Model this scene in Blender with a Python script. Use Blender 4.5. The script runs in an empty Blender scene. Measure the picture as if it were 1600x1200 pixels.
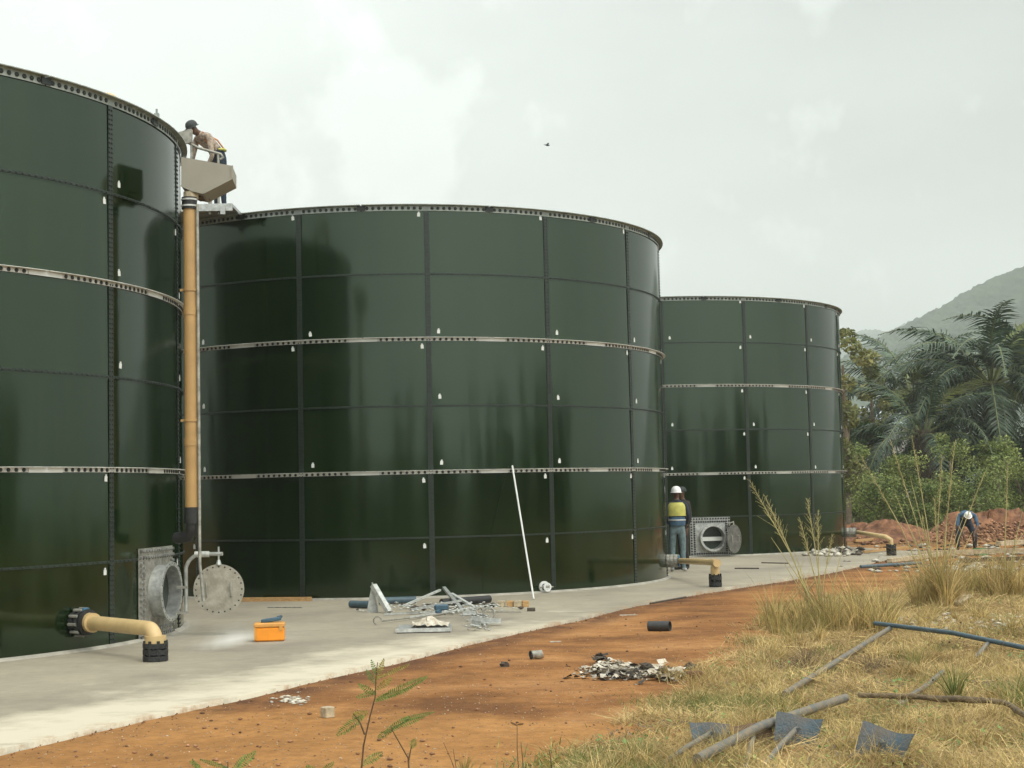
import bpy, math, random
import numpy as np
from mathutils import Vector, Matrix, Euler

random.seed(7)
rng = np.random.default_rng(7)
R_ = math.radians
scene = bpy.context.scene
COL = scene.collection

# ------------------------------------------------------------------ camera
CAM_H = 1.72
PITCH, ROLL, F_PX = R_(4.033), R_(-1.2277), 2407.0
cd = bpy.data.cameras.new('camera')
cam = bpy.data.objects.new('camera', cd)
COL.objects.link(cam)
CROT = Matrix.Rotation(math.pi / 2 + PITCH, 3, 'X') @ Matrix.Rotation(ROLL, 3, 'Z')
cam.matrix_world = Matrix.Translation((0, 0, CAM_H)) @ CROT.to_4x4()
cd.sensor_width = 36
cd.lens = 36 * F_PX / 1600
cd.clip_start, cd.clip_end = 0.1, 5000
scene.camera = cam

# ------------------------------------------------------------------ world
SUN_AZ, SUN_EL = R_(142), R_(48)          # azimuth measured from +Y towards +X
SUN_DIR = Vector((math.sin(SUN_AZ) * math.cos(SUN_EL), math.cos(SUN_AZ) * math.cos(SUN_EL), math.sin(SUN_EL)))
world = bpy.data.worlds.new("World")
scene.world = world
world.use_nodes = True
nt = world.node_tree
nt.nodes.clear()
N, Lk = nt.nodes.new, nt.links.new


def vmath(op, a, b=None):
    n = N('ShaderNodeVectorMath'); n.operation = op
    for i, v in enumerate((a, b)):
        if v is None: continue
        if isinstance(v, (tuple, Vector)): n.inputs[i].default_value = v
        else: Lk(v, n.inputs[i])
    return n


def fmath(op, a, b=None, clamp=False):
    n = N('ShaderNodeMath'); n.operation = op; n.use_clamp = clamp
    for i, v in enumerate((a, b)):
        if v is None: continue
        if isinstance(v, (int, float)): n.inputs[i].default_value = v
        else: Lk(v, n.inputs[i])
    return n.outputs[0]


tc = N('ShaderNodeTexCoord')
nrm = vmath('NORMALIZE', tc.outputs['Generated']).outputs[0]
GLOW = Vector((math.sin(R_(-24)) * math.cos(R_(20)), math.cos(R_(-24)) * math.cos(R_(20)), math.sin(R_(20))))
dt = fmath('MAXIMUM', vmath('DOT_PRODUCT', nrm, GLOW).outputs['Value'], 0.0)
glow = fmath('MULTIPLY', fmath('POWER', dt, 9.0), 0.54)
glow2 = fmath('MULTIPLY', fmath('POWER', dt, 2.0), 0.05)
mp = N('ShaderNodeMapping'); mp.inputs['Scale'].default_value = (1, 1, 2.2); Lk(nrm, mp.inputs[0])
nz = N('ShaderNodeTexNoise'); nz.inputs['Scale'].default_value = 4.2; nz.inputs['Detail'].default_value = 7
nz.inputs['Roughness'].default_value = 0.5; Lk(mp.outputs[0], nz.inputs['Vector'])
cl = fmath('MULTIPLY', fmath('SUBTRACT', nz.outputs[0], 0.5), 0.40)
sepz = N('ShaderNodeSeparateXYZ'); Lk(nrm, sepz.inputs[0])
zen = fmath('MULTIPLY', fmath('POWER', fmath('MAXIMUM', sepz.outputs[2], 0.0), 2.0), 0.75)
veil = fmath('MULTIPLY', fmath('POWER', fmath('MAXIMUM', vmath('DOT_PRODUCT', nrm, SUN_DIR).outputs['Value'], 0.0), 1.15), 2.0)   # cloud lit round the hidden sun
tot = fmath('ADD', fmath('ADD', fmath('ADD', glow, glow2), fmath('ADD', zen, cl)), fmath('ADD', veil, 0.52))
# break in the cloud: a brighter torn patch
BR = Vector((-0.075, 0.98, 0.235)).normalized()
mp2 = N('ShaderNodeMapping'); mp2.inputs['Scale'].default_value = (14, 14, 11); Lk(nrm, mp2.inputs[0])
nz2 = N('ShaderNodeTexNoise'); nz2.inputs['Scale'].default_value = 1.6; nz2.inputs['Detail'].default_value = 6; Lk(mp2.outputs[0], nz2.inputs['Vector'])
brd = fmath('POWER', fmath('MAXIMUM', vmath('DOT_PRODUCT', nrm, BR).outputs['Value'], 0.0), 1100.0)
brm = fmath('MULTIPLY', fmath('MULTIPLY', fmath('SUBTRACT', fmath('ADD', nz2.outputs[0], fmath('MULTIPLY', brd, 0.42)), 0.60), 7.0, True), 0.17)
tot = fmath('ADD', tot, brm)
grey = N('ShaderNodeMix'); grey.data_type = 'RGBA'; grey.blend_type = 'MULTIPLY'; grey.inputs[0].default_value = 1
comb = N('ShaderNodeCombineColor')
for i in range(3): Lk(tot, comb.inputs[i])
Lk(comb.outputs[0], grey.inputs[6]); grey.inputs[7].default_value = (0.975, 1.02, 0.985, 1)
sky = N('ShaderNodeTexSky'); sky.sky_type = 'NISHITA'; sky.sun_disc = False
sky.sun_elevation = SUN_EL; sky.sun_rotation = SUN_AZ; sky.dust_density = 4; sky.air_density = 1.5
skm = vmath('SCALE', sky.outputs[0]); skm.inputs['Scale'].default_value = 0.1
mix = N('ShaderNodeMix'); mix.data_type = 'RGBA'; mix.inputs[0].default_value = 0.93
Lk(skm.outputs[0], mix.inputs[6]); Lk(grey.outputs[2], mix.inputs[7])
bg = N('ShaderNodeBackground'); bg.inputs[1].default_value = 1.0
Lk(mix.outputs[2], bg.inputs[0])
out = N('ShaderNodeOutputWorld'); Lk(bg.outputs[0], out.inputs[0])

sl = bpy.data.lights.new('sun', 'SUN'); sl.energy = 1.3; sl.angle = R_(12); sl.color = (1, 0.93, 0.82)
so = bpy.data.objects.new('sun', sl); COL.objects.link(so)
so.rotation_euler = SUN_DIR.to_track_quat('Z', 'Y').to_euler()
vs = scene.view_settings
vs.view_transform = 'Standard'; vs.look = 'None'; vs.exposure = 0; vs.gamma = 1; vs.use_curve_mapping = False
cy = scene.cycles
cy.max_bounces = 8; cy.diffuse_bounces = 3; cy.glossy_bounces = 4; cy.volume_bounces = 1; cy.transparent_max_bounces = 8


# ------------------------------------------------------------------ measuring helpers
def ray(px, py):
    return CROT @ Vector(((px - 800) / F_PX, (600 - py) / F_PX, -1.0))


def on_plane(px, py, z=0.0):
    d = ray(px, py); t = (z - CAM_H) / d.z
    return Vector((d.x * t, d.y * t, z))


def at_depth(px, py, y):
    d = ray(px, py); t = y / d.y
    return Vector((d.x * t, y, CAM_H + d.z * t))


def _n2(x, y, s):
    return (math.sin(x * 1.3 * s + 1.7) * math.cos(y * 1.1 * s - .6) + .5 * math.sin(x * 2.9 * s - y * 2.3 * s) + .3 * math.cos(x * 5.1 * s + y * 4.3 * s + 2)) / 1.8


def smooth(a, b, x):
    t = min(1, max(0, (x - a) / (b - a))); return t * t * (3 - 2 * t)


EDGE_PX = [(-260, 1232), (0, 1171), (150, 1137), (300, 1103), (400, 1082), (560, 1043), (700, 1012), (800, 988), (900, 966), (1000, 942), (1100, 923), (1250, 901), (1340, 884), (1440, 862)]
EDGE = [on_plane(x, y, 0) for x, y in EDGE_PX]
GB_PX = [(915, 1235), (960, 1190), (1030, 1140), (1090, 1090), (1150, 1030), (1200, 985), (1235, 950), (1300, 934), (1385, 925), (1425, 905), (1440, 880), (1460, 866)]
GB = [on_plane(x, y, -.06) for x, y in GB_PX]


def grass_x(y):
    if y <= GB[0].y: return GB[0].x + (GB[0].y - y) * -.05
    for a, b in zip(GB, GB[1:]):
        if a.y <= y <= b.y:
            return a.x + (b.x - a.x) * (y - a.y) / (b.y - a.y)
    return GB[-1].x + (y - GB[-1].y) * .4


def soil_z(x, y):
    z = -0.040 + 0.010 * _n2(x, y, 1.4) + .008 * math.sin(2.2 * (x * .96 - y * .27) + 2.2 * math.sin(y * .35)) * (1 if y < 40 else 0)
    g = smooth(0, 2.5, x - grass_x(y)) if 3 < y < 45 else 0
    z += g * (0.05 + .035 * _n2(x + 4, y, .8))
    far = smooth(60, 200, math.hypot(x, y))
    z += far * _n2(x, y, .02) * 1.2
    return z


def on_soil(px, py, lift=0):
    z = -.06
    for _ in range(6):
        p = on_plane(px, py, z); z = soil_z(p.x, p.y)
    p.z = z + lift
    return p


# ------------------------------------------------------------------ object helpers
def tag(o, label=None, cat=None, group=None, kind=None):
    if label: o['label'] = label
    if cat: o['category'] = cat
    if group: o['group'] = group
    if kind: o['kind'] = kind
    return o


def empty(name, loc, label, cat, group=None, rz=0):
    o = bpy.data.objects.new(name, None); COL.objects.link(o)
    o.location = loc; o.rotation_euler.z = rz; o.empty_display_size = .3
    return tag(o, label, cat, group)


def link(name, me, parent=None, loc=(0, 0, 0), rot=None):
    o = bpy.data.objects.new(name, me); COL.objects.link(o)
    if parent: o.parent = parent
    o.location = loc
    if rot: o.rotation_euler = rot
    return o


def npmesh(name, V, Fq, mat, mats=None, midx=None, smooth_=False):
    """V (n,3) array, Fq (m,k) array of equal-sized faces"""
    V = np.asarray(V, dtype=np.float32); Fq = np.asarray(Fq, dtype=np.int32)
    me = bpy.data.meshes.new(name)
    m, k = Fq.shape
    me.vertices.add(len(V)); me.vertices.foreach_set('co', V.ravel())
    me.loops.add(m * k); me.loops.foreach_set('vertex_index', Fq.ravel())
    me.polygons.add(m); me.polygons.foreach_set('loop_start', np.arange(0, m * k, k, dtype=np.int32))
    if mat: me.materials.append(mat)
    for mm in mats or []: me.materials.append(mm)
    if midx is not None: me.polygons.foreach_set('material_index', np.asarray(midx, dtype=np.int32))
    if smooth_: me.polygons.foreach_set('use_smooth', np.ones(m, dtype=bool))
    me.update(calc_edges=True); me.validate()
    return me


class MB:
    def __init__(s): s.v = []; s.f = []; s.m = []; s.sm = []; s.cur = 0

    def add(s, vs, fs, sm=False):
        o = len(s.v); s.v += [tuple(v) for v in vs]
        for f in fs: s.f.append([i + o for i in f]); s.m.append(s.cur); s.sm.append(sm)

    def box(s, c, sz, rot=None, taper=1.0):
        M = rot if isinstance(rot, Matrix) else (Euler(rot).to_matrix() if rot else Matrix.Identity(3))
        hx, hy, hz = sz[0] / 2, sz[1] / 2, sz[2] / 2
        vs = []
        for z in (-1, 1):
            k = taper if z > 0 else 1
            for x, y in ((-1, -1), (1, -1), (1, 1), (-1, 1)):
                vs.append(Vector(c) + M @ Vector((x * hx * k, y * hy * k, z * hz)))
        s.add(vs, [(3, 2, 1, 0), (4, 5, 6, 7), (0, 1, 5, 4), (1, 2, 6, 5), (2, 3, 7, 6), (3, 0, 4, 7)])

    def bbox(s, c, sz, rot=None, b=.01):
        """bevelled box: chamfered vertical and horizontal edges"""
        M = rot if isinstance(rot, Matrix) else (Euler(rot).to_matrix() if rot else Matrix.Identity(3))
        hx, hy, hz = sz[0] / 2, sz[1] / 2, sz[2] / 2
        b = min(b, hx * .45, hy * .45, hz * .45)
        rings = []
        for z, i in ((-hz, b), (-hz + b, 0), (hz - b, 0), (hz, b)):
            r = []
            x, y = hx - i, hy - i
            for px, py in ((-x + b, -y), (x - b, -y), (x, -y + b), (x, y - b), (x - b, y), (-x + b, y), (-x, y - b), (-x, -y + b)):
                r.append(Vector(c) + M @ Vector((px, py, z)))
            rings.append(r)
        vs = [v for r in rings for v in r]; fs = []
        for k in range(3):
            for i in range(8):
                j = (i + 1) % 8
                fs.append((k * 8 + i, k * 8 + j, k * 8 + 8 + j, k * 8 + 8 + i))
        fs.append(tuple(range(7, -1, -1))); fs.append(tuple(range(24, 32)))
        s.add(vs, fs)

    def rings(s, path, radii, n=12, cap=True, sm=True, closed=False):
        P = [Vector(p) for p in path]
        up = None; vs = []
        for i, p in enumerate(P):
            a = P[max(0, i - 1)]; b = P[min(len(P) - 1, i + 1)]
            d = (b - a)
            if d.length < 1e-9: d = Vector((0, 0, 1))
            d.normalize()
            if up is None:
                up = Vector((0, 0, 1)) if abs(d.z) < .9 else Vector((1, 0, 0))
            x = up - d * up.dot(d)
            if x.length < 1e-6: x = d.orthogonal()
            x.normalize(); up = x; y = d.cross(x)
            r = radii[i] if hasattr(radii, '__len__') else radii
            for k in range(n):
                t = 2 * math.pi * k / n
                vs.append(p + x * (r * math.cos(t)) + y * (r * math.sin(t)))
        fs = []
        for i in range(len(P) - 1):
            for k in range(n):
                j = (k + 1) % n
                fs.append((i * n + k, i * n + j, (i + 1) * n + j, (i + 1) * n + k))
        s.add(vs, fs, sm)
        if cap:
            s.add(vs[:n], [tuple(range(n - 1, -1, -1))]); s.add(vs[-n:], [tuple(range(n))])

    def cyl(s, a, b, r, n=12, r2=None, cap=True, sm=True):
        s.rings([a, b], [r, r if r2 is None else r2], n, cap, sm)

    def prof(s, path, prof, sm=True):
        """sharp steps: list of (t along a-b, radius) with duplicated rings"""
        a, b = Vector(path[0]), Vector(path[1])
        for (t0, r0), (t1, r1) in zip(prof, prof[1:]):
            s.cyl(a.lerp(b, t0), a.lerp(b, t1), r0, 20, r1, cap=False, sm=True)

    def annulus(s, c, nrm, ro, ri, th, n=24):
        nrm = Vector(nrm).normalized(); x = nrm.orthogonal().normalized(); y = nrm.cross(x); c = Vector(c)
        rg = []
        for r, h in ((ri, 0), (ro, 0), (ro, th), (ri, th)):
            rg.append([c + nrm * h + x * r * math.cos(2 * math.pi * k / n) + y * r * math.sin(2 * math.pi * k / n) for k in range(n)])
        for q in range(4):
            A, B = rg[q], rg[(q + 1) % 4]
            s.add(A + B, [(k, (k + 1) % n, n + (k + 1) % n, n + k) for k in range(n)], q in (1, 3))

    def blob(s, c, r, seg=8, ring=5, jit=.0, sc=(1, 1, 1), rot=None):
        M = Euler(rot).to_matrix() if rot else Matrix.Identity(3)
        vs = []
        for i in range(1, ring):
            th = math.pi * i / ring
            for k in range(seg):
                ph = 2 * math.pi * k / seg
                q = r * (1 + random.uniform(-jit, jit))
                vs.append(Vector(c) + M @ Vector((q * sc[0] * math.sin(th) * math.cos(ph), q * sc[1] * math.sin(th) * math.sin(ph), q * sc[2] * math.cos(th))))
        t = len(vs); vs.append(Vector(c) + M @ Vector((0, 0, r * sc[2]))); vs.append(Vector(c) - M @ Vector((0, 0, r * sc[2])))
        fs = []
        for i in range(ring - 2):
            for k in range(seg):
                j = (k + 1) % seg
                fs.append((i * seg + k, (i + 1) * seg + k, (i + 1) * seg + j, i * seg + j))
        for k in range(seg):
            j = (k + 1) % seg
            fs.append((t, k, j)); fs.append((t + 1, (ring - 2) * seg + j, (ring - 2) * seg + k))
        s.add(vs, fs, jit < .05)

    def build(s, name, mat, parent=None, loc=(0, 0, 0), origin=None, mats=()):
        """origin: world point that becomes the object's origin (verts are world coords)"""
        o0 = Vector(origin) if origin is not None else Vector((0, 0, 0))
        me = bpy.data.meshes.new(name)
        me.from_pydata([tuple(Vector(v) - o0) for v in s.v], [], s.f)
        me.materials.append(mat)
        for m in mats: me.materials.append(m)
        me.polygons.foreach_set('material_index', s.m)
        me.polygons.foreach_set('use_smooth', s.sm)
        me.update()
        o = link(name, me, parent, loc)
        if origin is not None and parent is None: o.location = o0
        return o


# ------------------------------------------------------------------ materials
def material(name, color, rough=.6, metal=0.0, var=0.15, scale=8.0, bump=0.0, bscale=40.0, color2=None, ior=1.45, spec=.5, trans=None, island=0.0, stretch=(1, 1, 1), detail=5):
    m = bpy.data.materials.new(name); m.use_nodes = True
    t = m.node_tree; b = t.nodes['Principled BSDF']; n = t.nodes.new; l = t.links.new
    b.inputs['Roughness'].default_value = rough; b.inputs['Metallic'].default_value = metal
    b.inputs['IOR'].default_value = ior; b.inputs['Specular IOR Level'].default_value = spec
    co = n('ShaderNodeTexCoord'); mpg = n('ShaderNodeMapping'); mpg.inputs['Scale'].default_value = stretch
    l(co.outputs['Object'], mpg.inputs[0])
    nz = n('ShaderNodeTexNoise'); nz.inputs['Scale'].default_value = scale; nz.inputs['Detail'].default_value = detail
    nz.inputs['Roughness'].default_value = .6
    l(mpg.outputs[0], nz.inputs['Vector'])
    rp = n('ShaderNodeValToRGB')
    c = Vector(color)
    c2 = Vector(color2) if color2 else c * (1 + var)
    c1 = c * (1 - var) if not color2 else c
    rp.color_ramp.elements[0].position = .36; rp.color_ramp.elements[1].position = .64
    rp.color_ramp.elements[0].color = (*c1, 1); rp.color_ramp.elements[1].color = (*c2, 1)
    l(nz.outputs[0], rp.inputs[0])
    src = rp.outputs[0]
    if island:
        g = n('ShaderNodeNewGeometry'); mr = n('ShaderNodeMapRange'); mr.inputs[3].default_value = 1 - island; mr.inputs[4].default_value = 1 + island
        l(g.outputs['Random Per Island'], mr.inputs[0])
        mm = n('ShaderNodeVectorMath'); mm.operation = 'SCALE'; l(src, mm.inputs[0]); l(mr.outputs[0], mm.inputs['Scale'])
        src = mm.outputs[0]
    l(src, b.inputs['Base Color'])
    if bump:
        n2 = n('ShaderNodeTexNoise'); n2.inputs['Scale'].default_value = bscale; n2.inputs['Detail'].default_value = 4
        l(mpg.outputs[0], n2.inputs['Vector'])
        bp = n('ShaderNodeBump'); bp.inputs['Strength'].default_value = bump; bp.inputs['Distance'].default_value = .02
        l(n2.outputs[0], bp.inputs['Height']); l(bp.outputs[0], b.inputs['Normal'])
    if trans:
        tr = n('ShaderNodeBsdfTranslucent'); mx = n('ShaderNodeMixShader'); mx.inputs[0].default_value = trans
        l(src, tr.inputs[0]); l(b.outputs[0], mx.inputs[1]); l(tr.outputs[0], mx.inputs[2])
        l(mx.outputs[0], t.nodes['Material Output'].inputs[0])
    return m


M = {}
M['galv'] = material('galvanised_steel', (.42, .43, .41), .45, .55, .22, 14, .1, 60)
M['ring'] = material('dusty_ring_angle', (.60, .60, .57), .6, .1, .25, 14, .1, 60)
M['galv_bright'] = material('bright_galvanised_plate', (.50, .51, .48), .5, .3, .2, 16)
M['galv_dull'] = material('weathered_galvanised', (.30, .29, .25), .6, .5, .3, 12, .15, 50)
M['cover_dark'] = material('dark_weathered_cover', (.13, .125, .11), .6, .3, .35, 9, .2, 40)
M['cover'] = material('mud_splashed_cover', (.36, .34, .28), .75, .15, .25, 9, .2, 40, color2=(.25, .23, .18))
M['bolt'] = material('dark_bolt_cap', (.012, .017, .015), .45, 0, .2, 20)
M['bolt_galv'] = material('galvanised_bolt', (.34, .34, .32), .5, .6, .25, 20)
M['seam'] = material('seam_sealant', (.016, .026, .018), .30, 0, .3, 12)
M['tan'] = material('tan_plastic_pipe', (.40, .245, .095), .38, 0, .10, 3, .03, 30)
M['tan_pale'] = material('pale_tan_pipe', (.52, .375, .18), .4, 0, .10, 4, .03, 30)
M['black_rubber'] = material('black_rubber', (.018, .018, .018), .6, 0, .3, 20, .2, 60)
M['black_iron'] = material('black_cast_iron', (.022, .023, .023), .5, .2, .4, 30, .4, 80)
M['blue_gasket'] = material('blue_painted_iron', (.03, .10, .16), .5, 0, .2, 20)
M['beige_box'] = material('beige_grp', (.285, .265, .215), .55, 0, .05, 3, .05, 30)
M['white_plastic'] = material('white_plastic', (.62, .63, .60), .5, 0, .05, 5)
M['orange'] = material('orange_plastic', (.80, .28, .02), .4, 0, .06, 6, .05, 40)
M['orange_pale'] = material('faded_orange_plastic', (.62, .30, .07), .45, 0, .12, 8)
M['blue_tool'] = material('blue_grey_plastic', (.04, .09, .13), .5, 0, .2, 14)
M['pipe_blue'] = material('blue_grey_pvc', (.055, .09, .11), .45, 0, .2, 9, .1, 40)
M['pipe_weathered'] = material('weathered_grey_pvc', (.10, .11, .105), .6, 0, .35, 14, .2, 60, color2=(.20, .155, .10))
M['wood'] = material('raw_timber', (.42, .25, .10), .75, 0, .25, 12, .3, 50, stretch=(1, 6, 6))
M['wood_grey'] = material('weathered_board', (.40, .33, .22), .8, 0, .3, 12, .3, 50)
M['stick'] = material('dead_branch', (.13, .095, .055), .85, 0, .4, 22, .5, 60)
M['shovel_blue'] = material('worn_blue_steel', (.038, .070, .092), .5, 0, .2, 4, .5, 50, color2=(.075, .062, .048))
M['shovel_rust'] = material('muddy_rusted_steel', (.07, .04, .022), .8, .1, .3, 12, .4, 50, color2=(.16, .10, .06))
M['brick'] = material('brown_block', (.13, .055, .03), .85, 0, .25, 14, .3, 60)
M['paper'] = material('soiled_white_scrap', (.52, .49, .42), .75, 0, .3, 14, color2=(.33, .27, .19), island=.4)
M['dark_scrap'] = material('dark_scrap', (.06, .048, .036), .8, 0, .3, 20, island=.5)
M['concrete_lump'] = material('broken_concrete', (.42, .39, .32), .85, 0, .2, 14, .4, 40, island=.25)
M['skin'] = material('brown_skin', (.10, .05, .03), .5, 0, .1, 8)
M['denim'] = material('washed_denim', (.12, .17, .18), .85, 0, .25, 16, .3, 50)
M['navy'] = material('navy_cloth', (.016, .025, .04), .85, 0, .25, 14, .3, 50)
M['dark_cloth'] = material('dark_brown_cloth', (.022, .017, .014), .85, 0, .3, 14, .3, 50)
M['brown_cloth'] = material('brown_check_shirt', (.34, .27, .21), .85, 0, .45, 22, .3, 60)
M['hivis'] = material('yellow_green_vest', (.52, .50, .13), .7, 0, .12, 10, .2, 50)
M['reflect'] = material('silver_reflective_tape', (.6, .6, .58), .35, .2, .05, 5)
M['orange_strap'] = material('orange_strap', (.6, .2, .05), .6)
M['helmet'] = material('white_helmet', (.80, .80, .78), .3, 0, .03, 5)
M['helmet_dark'] = material('dark_cap', (.02, .026, .026), .6)
M['boot'] = material('boot_leather', (.02, .018, .016), .6)
M['shoe'] = material('grey_shoe', (.35, .35, .34), .7)
M['blue_cloth'] = material('slate_blue_cloth', (.05, .10, .16), .85, 0, .25, 14, .3, 50)
M['rock'] = material('laterite_rock', (.15, .065, .032), .9, 0, .4, 8, .4, 30, color2=(.34, .19, .10), island=.5)
M['pebble'] = material('pebbles', (.22, .12, .06), .9, 0, .4, 8, color2=(.48, .38, .25), island=.5)
M['straw'] = material('dry_grass', (.30, .195, .07), .7, 0, .3, 1.6, color2=(.66, .50, .23), trans=.25, island=.55)
M['grass_green'] = material('green_grass', (.10, .14, .03), .6, 0, .3, 2, color2=(.20, .22, .06), trans=.3, island=.4)
M['tuft'] = material('yellow_green_tuft', (.26, .24, .07), .6, 0, .3, 3, color2=(.46, .36, .14), trans=.3, island=.45)
M['stalk'] = material('pale_grass_stalk', (.44, .38, .17), .6, 0, .25, 3, trans=.2, island=.35)
M['leaf_fresh'] = material('fresh_leaflets', (.17, .30, .08), .5, 0, .25, 8, trans=.35, island=.35)
M['leaf_yellow'] = material('yellowing_leaflets', (.34, .32, .09), .5, 0, .25, 8, trans=.35, island=.35)
M['stem'] = material('woody_stem', (.10, .06, .03), .8, 0, .3, 20)
M['palm_leaf'] = material('palm_leaflets', (.052, .082, .048), .45, 0, .3, .8, trans=.15, island=.5)
M['palm_old'] = material('fading_palm_leaflets', (.13, .15, .04), .5, 0, .3, .8, trans=.15, island=.4)
M['palm_trunk'] = material('palm_trunk', (.07, .055, .035), .9, 0, .4, 4, .6, 12)
M['rachis'] = material('palm_rachis', (.13, .15, .06), .6, 0, .2, 4)
M['bush'] = material('bush_leaves', (.115, .165, .042), .55, 0, .35, .9, color2=(.25, .28, .085), trans=.25, island=.6)
M['bush_dark'] = material('dark_bush_leaves', (.045, .08, .025), .5, 0, .35, .7, trans=.2, island=.5)
M['vine'] = material('yellow_green_leaves', (.12, .15, .045), .5, 0, .3, .9, color2=(.27, .25, .09), trans=.3, island=.4)
M['bark'] = material('bark', (.16, .12, .085), .9, 0, .3, 9, .6, 20)
M['far_wood'] = material('far_trees', (.045, .07, .03), .8, 0, .4, .2, island=.4)
M['hill'] = material('forested_hill', (.035, .055, .028), .95, 0, .35, .05, 0, 10)
M['shed_roof'] = material('pale_sheet_roof', (.42, .46, .50), .5, .1, .12, 1.5)
M['shed_wall'] = material('shed_wall', (.30, .28, .26), .8, 0, .2, 2)
M['bird'] = material('bird_plumage', (.04, .06, .06), .7)


def enamel():
    m = bpy.data.materials.new('dark_green_enamel'); m.use_nodes = True
    t = m.node_tree; b = t.nodes['Principled BSDF']; n = t.nodes.new; l = t.links.new
    co = n('ShaderNodeTexCoord'); oi = n('ShaderNodeObjectInfo')
    # vertical streaks of dust and panel-to-panel tone
    off = n('ShaderNodeVectorMath'); off.operation = 'ADD'
    sc_ = n('ShaderNodeMath'); sc_.operation = 'MULTIPLY'; sc_.inputs[1].default_value = 37.0; l(oi.outputs['Random'], sc_.inputs[0])
    cx = n('ShaderNodeCombineXYZ'); l(sc_.outputs[0], cx.inputs[0]); l(sc_.outputs[0], cx.inputs[1])
    l(co.outputs['Object'], off.inputs[0]); l(cx.outputs[0], off.inputs[1])
    mp = n('ShaderNodeMapping'); mp.inputs['Scale'].default_value = (3, 3, .25); l(off.outputs[0], mp.inputs[0])
    nz = n('ShaderNodeTexNoise'); nz.inputs['Scale'].default_value = 1.6; nz.inputs['Detail'].default_value = 5; l(mp.outputs[0], nz.inputs['Vector'])
    rp = n('ShaderNodeValToRGB'); e = rp.color_ramp.elements
    e[0].position = .35; e[0].color = (.0015, .0080, .0008, 1); e[1].position = .75; e[1].color = (.0055, .0140, .0024, 1)
    l(nz.outputs[0], rp.inputs[0])
    mr = n('ShaderNodeMapRange'); mr.inputs[3].default_value = .85; mr.inputs[4].default_value = 1.15; l(oi.outputs['Random'], mr.inputs[0])
    ml = n('ShaderNodeVectorMath'); ml.operation = 'SCALE'; l(rp.outputs[0], ml.inputs[0]); l(mr.outputs[0], ml.inputs['Scale'])
    l(ml.outputs[0], b.inputs['Base Color'])
    rr = n('ShaderNodeMapRange'); rr.inputs[3].default_value = .07; rr.inputs[4].default_value = .18; l(nz.outputs[0], rr.inputs[0])
    l(rr.outputs[0], b.inputs['Roughness'])
    b.inputs['IOR'].default_value = 1.60; b.inputs['Specular Tint'].default_value = (.80, 1, .80, 1)
    n2 = n('ShaderNodeTexNoise'); n2.inputs['Scale'].default_value = .9; n2.inputs['Detail'].default_value = 2; l(off.outputs[0], n2.inputs['Vector'])
    bp = n('ShaderNodeBump'); bp.inputs['Strength'].default_value = .25; bp.inputs['Distance'].default_value = .02; l(n2.outputs[0], bp.inputs['Height'])
    # every sheet hangs a hair out of true
    tl = n('ShaderNodeMath'); tl.operation = 'MULTIPLY_ADD'; tl.inputs[1].default_value = .014; tl.inputs[2].default_value = -.007; l(oi.outputs['Random'], tl.inputs[0])
    cz = n('ShaderNodeCombineXYZ'); l(tl.outputs[0], cz.inputs[2])
    an_ = n('ShaderNodeVectorMath'); an_.operation = 'ADD'; l(bp.outputs[0], an_.inputs[0]); l(cz.outputs[0], an_.inputs[1])
    nn_ = n('ShaderNodeVectorMath'); nn_.operation = 'NORMALIZE'; l(an_.outputs[0], nn_.inputs[0]); l(nn_.outputs[0], b.inputs['Normal'])
    # rain-washed dust streaks
    mp3 = n('ShaderNodeMapping'); mp3.inputs['Scale'].default_value = (16, 16, .5); l(off.outputs[0], mp3.inputs[0])
    n3 = n('ShaderNodeTexNoise'); n3.inputs['Scale'].default_value = 1.2; n3.inputs['Detail'].default_value = 6; l(mp3.outputs[0], n3.inputs['Vector'])
    r3 = n('ShaderNodeValToRGB'); r3.color_ramp.elements[0].position = .52; r3.color_ramp.elements[0].color = (0, 0, 0, 1); r3.color_ramp.elements[1].position = .8; r3.color_ramp.elements[1].color = (.035, .035, .035, 1)
    l(n3.outputs[0], r3.inputs[0])
    mx = n('ShaderNodeMix'); mx.data_type = 'RGBA'; l(r3.outputs[0], mx.inputs[0]); l(ml.outputs[0], mx.inputs[6]); mx.inputs[7].default_value = (.16, .16, .11, 1)
    l(mx.outputs[2], b.inputs['Base Color'])
    return m


M['enamel'] = enamel()
M['rim'] = material('grey_green_rim_angle', (.30, .33, .30), .5, .2, .25, 10)


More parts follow.
